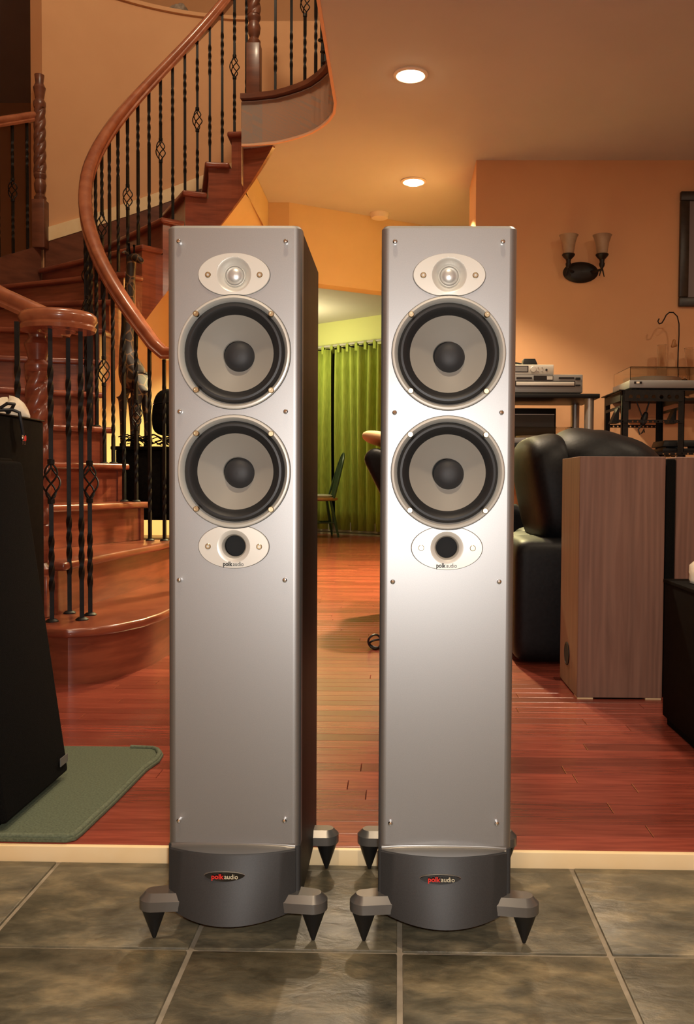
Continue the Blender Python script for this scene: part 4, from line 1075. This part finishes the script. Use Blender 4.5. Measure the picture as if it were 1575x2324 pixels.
hp = [(1538, 840), (1539, 800), (1541, 760), (1541, 735), (1537, 718), (1528, 709), (1519, 709), (1512, 715), (1507, 725), (1502, 733), (1496, 735), (1493, 729), (1496, 723)]
P3 = [(0, 0, .003), (0, 0, .1)] + [tuple(atY(x, y, 5.28) - hko.location) for x, y in hp]
MB().tube(P3, .0038, 8).build('stem', 'iron', hko, 60)
MB().lathe([(.05, 0), (.05, .004), (.01, .008), (.004, .02)], (0, 0, 0), 24).build('base_plate', 'iron', hko)
bp_ = atY(1530, 783, 5.27) - hko.location
bo = empty('hook_ornament'); bo.parent = hko
bpy.data.objects.remove(bo)
V = [(bp_.x, bp_.y, bp_.z), (bp_.x - .004, bp_.y, bp_.z + .018), (bp_.x + .004, bp_.y, bp_.z + .034), (bp_.x - .018, bp_.y, bp_.z - .012), (bp_.x + .02, bp_.y, bp_.z - .004)]
skin('ornament', V, [(0, 1), (1, 2), (0, 3), (0, 4)], [.012, .01, .012, .009, .005], 'seatwood', hko, 1)
# sconce on the orange wall
Yw = 5.43
sc0 = atY(1317, 619, Yw)
sc = empty('wall_sconce', (sc0.x, Yw, sc0.z)); tag(sc, 'unlit bronze double sconce with two flared glass shades', 'wall lamp')
px2m = (atY(1400, 619, Yw).x - atY(1300, 619, Yw).x) / 100
MB().lathe([(1.0, 0), (1.0, .012), (.92, .02), (.6, .03), (0, .034)], (0, 0, 0), 40, 'y', False, False).build('back_plate', 'bronze', sc)
pl_ = sc.children[0]; pl_.data.transform(Matrix.Diagonal((40 * px2m, 1, 23.5 * px2m, 1)))
for (cxp, s_) in ((1284, -1), (1359, 1)):
    q = atY(cxp, 590, Yw); ax_ = q.x - sc0.x; u = px2m
    def zp(y): return atY(cxp, y, Yw).z - sc0.z
    am = MB().lathe([(14 * u, zp(585) + 0), (14.5 * u, zp(587)), (12 * u, zp(591)), (6 * u, zp(597)), (5 * u, zp(603)), (6.5 * u, zp(607)), (5.5 * u, zp(612)), (3 * u, zp(616))][::-1], (ax_, -.085, 0), 24).build('arm_cup', 'bronze', sc)
    MB().tube([(ax_ * .5, -.02, 0), (ax_ * .75, -.06, -.004), (ax_, -.085, .0)], .008, 8).build('arm', 'bronze', sc)
    for k_ in ((-6, 634), (5, 636)):
        MB().tube([(ax_, -.085, zp(612)), (ax_ + k_[0] * u * .4, -.087, zp(622)), (ax_ + k_[0] * u, -.09, zp(k_[1]))], [.004, .0045, .003], 8).build('leaf_tail', 'bronze', am)
    a_ = zp(585); b_ = zp(543)
    MB().lathe([(11.5 * u, a_), (12.5 * u, a_ + .2 * (b_ - a_)), (15 * u, a_ + .6 * (b_ - a_)), (19.5 * u, a_ + .92 * (b_ - a_)), (21.5 * u, b_), (20.5 * u, b_ - .002), (14 * u, a_ + .6 * (b_ - a_)), (10.5 * u, a_ + .004)], (ax_, -.085, 0), 28, cap1=False, cap0=False).build('shade', 'shade', sc)
# framed picture on the wall
fr = empty('framed_picture', (1.9, Yw, 1.9)); tag(fr, 'dark framed picture hanging on the orange wall', 'picture')
a, b = atY(1538, 697, Yw), atY(1541, 437, Yw); x0 = a.x - 1.9; z0, z1 = a.z - 1.9, b.z - 1.9; fw = .055; x1 = x0 + .62
box('frame_rail', 'frame', x0, x1, -.03, 0, z0, z0 + fw, fr, .006); box('frame_rail', 'frame', x0, x1, -.03, 0, z1 - fw, z1, fr, .006)
box('frame_stile', 'frame', x0, x0 + fw, -.03, 0, z0 + fw + .0005, z1 - fw - .0005, fr, .006); box('frame_stile', 'frame', x1 - fw, x1, -.03, 0, z0 + fw + .0005, z1 - fw - .0005, fr, .006)
box('print', 'picture', x0 + fw - .005, x1 - fw + .005, -.012, -.004, z0 + fw - .005, z1 - fw + .005, fr)

# ================================================================== DINING ROOM
cw_n = -cn   # towards the viewer
def wpt(t, off): v = c0 + cdv * t + cw_n * off; return v
zrod = atY(725, 790, 10.9).z
rod = empty('curtain_rod', (c0.x, c0.y, zrod)); tag(rod, 'grey curtain rod across the far dining room wall', 'curtain rod')
a, b = wpt(-.9, .09), wpt(2.0, .09)
MB().tube([(a.x - c0.x, a.y - c0.y, 0), (b.x - c0.x, b.y - c0.y, 0)], .014, 10).build('pole', 'greywall', rod)
for t_ in (-.85, .6, 1.95):
    a, b = wpt(t_, .0), wpt(t_, .09); MB().tube([(a.x - c0.x, a.y - c0.y, 0), (b.x - c0.x, b.y - c0.y, 0)], .009, 8).build('bracket', 'greywall', rod)
def curtain(t0, t1, label, seed):
    rnd = random.Random(seed); o0 = wpt((t0 + t1) / 2, .09)
    t = empty('green_curtain', (o0.x, o0.y, TH)); tag(t, label, 'curtain', 'green tab top curtains')
    n_ = int((t1 - t0) * 70); zt_ = zrod - TH - .06; ph_ = rnd.uniform(0, 6)
    fr_, bk_ = [], []
    zs_l = [0.06 + (zt_ - .06) * k / 9 for k in range(10)]
    rings = []
    for z in zs_l:
        u = z / zt_; row = []
        for k in range(n_ + 1):
            s_ = t0 + (t1 - t0) * k / n_; amp = .045 + .012 * (1 - u) * math.sin(s_ * 9)
            off = .09 + amp * math.sin(s_ * 46 + ph_ + .6 * math.sin(3 * u + s_ * 7)) + .012 * math.sin(s_ * 17 + 2 * u)
            w_ = wpt(s_, off); row.append((w_.x - o0.x, w_.y - o0.y, z + (.02 * abs(math.sin(s_ * 23 + ph_)) if z == zs_l[-1] else 0)))
        rings.append(row)
    cl_ = MB().rings(rings, close=False).build('cloth', 'curtain', t, 80)
    sol = cl_.modifiers.new('th', 'SOLIDIFY'); sol.thickness = .003
    nt = max(3, int((t1 - t0) / .13))
    for k in range(nt):
        s_ = t0 + .03 + (t1 - t0 - .06) * k / (nt - 1)
        pts = []
        for j in range(13):
            a = 2 * PI * j / 12; pts.append((.017 * math.sin(a), zrod - TH + .017 * math.cos(a)))
        rg = []
        for (off, z) in [(.09 - .016, zt_ - .03), (.09 - .017, zrod - TH), (.09, zrod - TH + .018), (.09 + .017, zrod - TH), (.09 + .016, zt_ - .03)]:
            a, b = wpt(s_ - .02, off), wpt(s_ + .02, off); rg.append([(a.x - o0.x, a.y - o0.y, z), (b.x - o0.x, b.y - o0.y, z)])
        tb = MB().rings(rg, close=False).build('tab', 'curtain', t, 0); sm_ = tb.modifiers.new('th', 'SOLIDIFY'); sm_.thickness = .002
    return t
curtain(-.72, .335, 'green tab top curtain behind the windsor chair', 2)
curtain(.385, 1.7, 'green tab top curtain behind the black armchair', 5)
# window seen as a dark slit between the curtains
wn = struct(MB().prism([wpt(-.3, .004), wpt(.9, .004), wpt(.9, .0008), wpt(-.3, .0008)], .2, 2.3).build('window_1', 'screen', None, 0))
# baseboard heater
bh = empty('baseboard_heater', (c0.x, c0.y, TH)); tag(bh, 'grey metal baseboard heater below the green curtains', 'heater')
def hb(t0, t1, o0, o1, z0, z1, name, m):
    pts = [wpt(t0, o0), wpt(t1, o0), wpt(t1, o1), wpt(t0, o1)]; return MB().prism([(p.x - c0.x, p.y - c0.y) for p in pts], z0, z1).build(name, m, bh, 0)
hb(-1.2, 1.8, .002, .012, .02, .2, 'back_plate', 'greywall')
for k in range(4):
    hb(-1.2 + .75 * k, -1.2 + .75 * k + .74, .05, .056, .035, .15, 'cover', 'greywall'); hb(-1.2 + .75 * k, -1.2 + .75 * k + .01, .012, .05, .03, .19, 'bracket', 'greywall')
hb(-1.2, 1.8, .012, .045, .06, .12, 'fins', 'black_plastic'); hb(-1.2, 1.8, .0, .05, .0, .019, 'foot_rail', 'greywall')
# windsor chair
q = atY(738, 1205, 10.45)
wc = empty('windsor_chair', (q.x - .06, 10.2, TH), R(105)); tag(wc, 'dark green hoop back windsor chair with honey wood seat', 'chair')
V_ = []
MB().lathe([(.20, .42), (.225, .43), (.225, .452), (.2, .46), (0, .452)], (0, 0, 0), 32, cap1=False).build('seat', 'seatwood', wc)
hoop = [(.17 * math.cos(PI * k / 18) * (1.12 if 4 < k < 14 else 1.05), -.15 - .16 * math.sin(PI * k / 18) * .9, .45 + .52 * math.sin(PI * k / 18)) for k in range(19)]
MB().tube(hoop, .012, 8).build('hoop', 'chairgreen', wc)
for k in range(7):
    x = -.12 + .24 * k / 6; a = math.acos(max(-1, min(1, x / .19))); MB().tube([(x * .8, -.16, .45), (x, -.15 - .144 * math.sin(a), .45 + .52 * math.sin(a))], .006, 6).build('spindle', 'chairgreen', wc)
for sx_ in (-1, 1):
    for sy_ in (-1, 1): MB().tube([(sx_ * .12, sy_ * .12, .43), (sx_ * .16, sy_ * .16, .22), (sx_ * .2, sy_ * .2, 0.003)], [.014, .019, .012], 8).build('leg', 'chairgreen', wc)
    MB().tube([(sx_ * .17, -.17, .17), (sx_ * .17, .17, .17)], .009, 6).build('stretcher', 'chairgreen', wc)
MB().tube([(-.17, 0, .17), (.17, 0, .17)], .009, 6).build('stretcher', 'chairgreen', wc)
pillow('seat_pad', 'greywall', wc, 0, 0, .475, .16, .16, .022)
# ornaments on the half wall ledge
for (px, py, r_, lab) in ((402, 43, .07, 'low grey leaf ornament on the curved half wall ledge'), (235, 8, .09, 'grey ornament with pointed end on the curved half wall ledge'),):
    q = atZ(px, py, 3.895); f = math.degrees(math.atan2(q.y - SC.y, q.x - SC.x)); w_ = pol(f, RW + .05)
    crumple('ledge_ornament', 'greydecor', w_.x, w_.y, 3.8955, r_, .05, .06, int(px), lab, 'ornament')
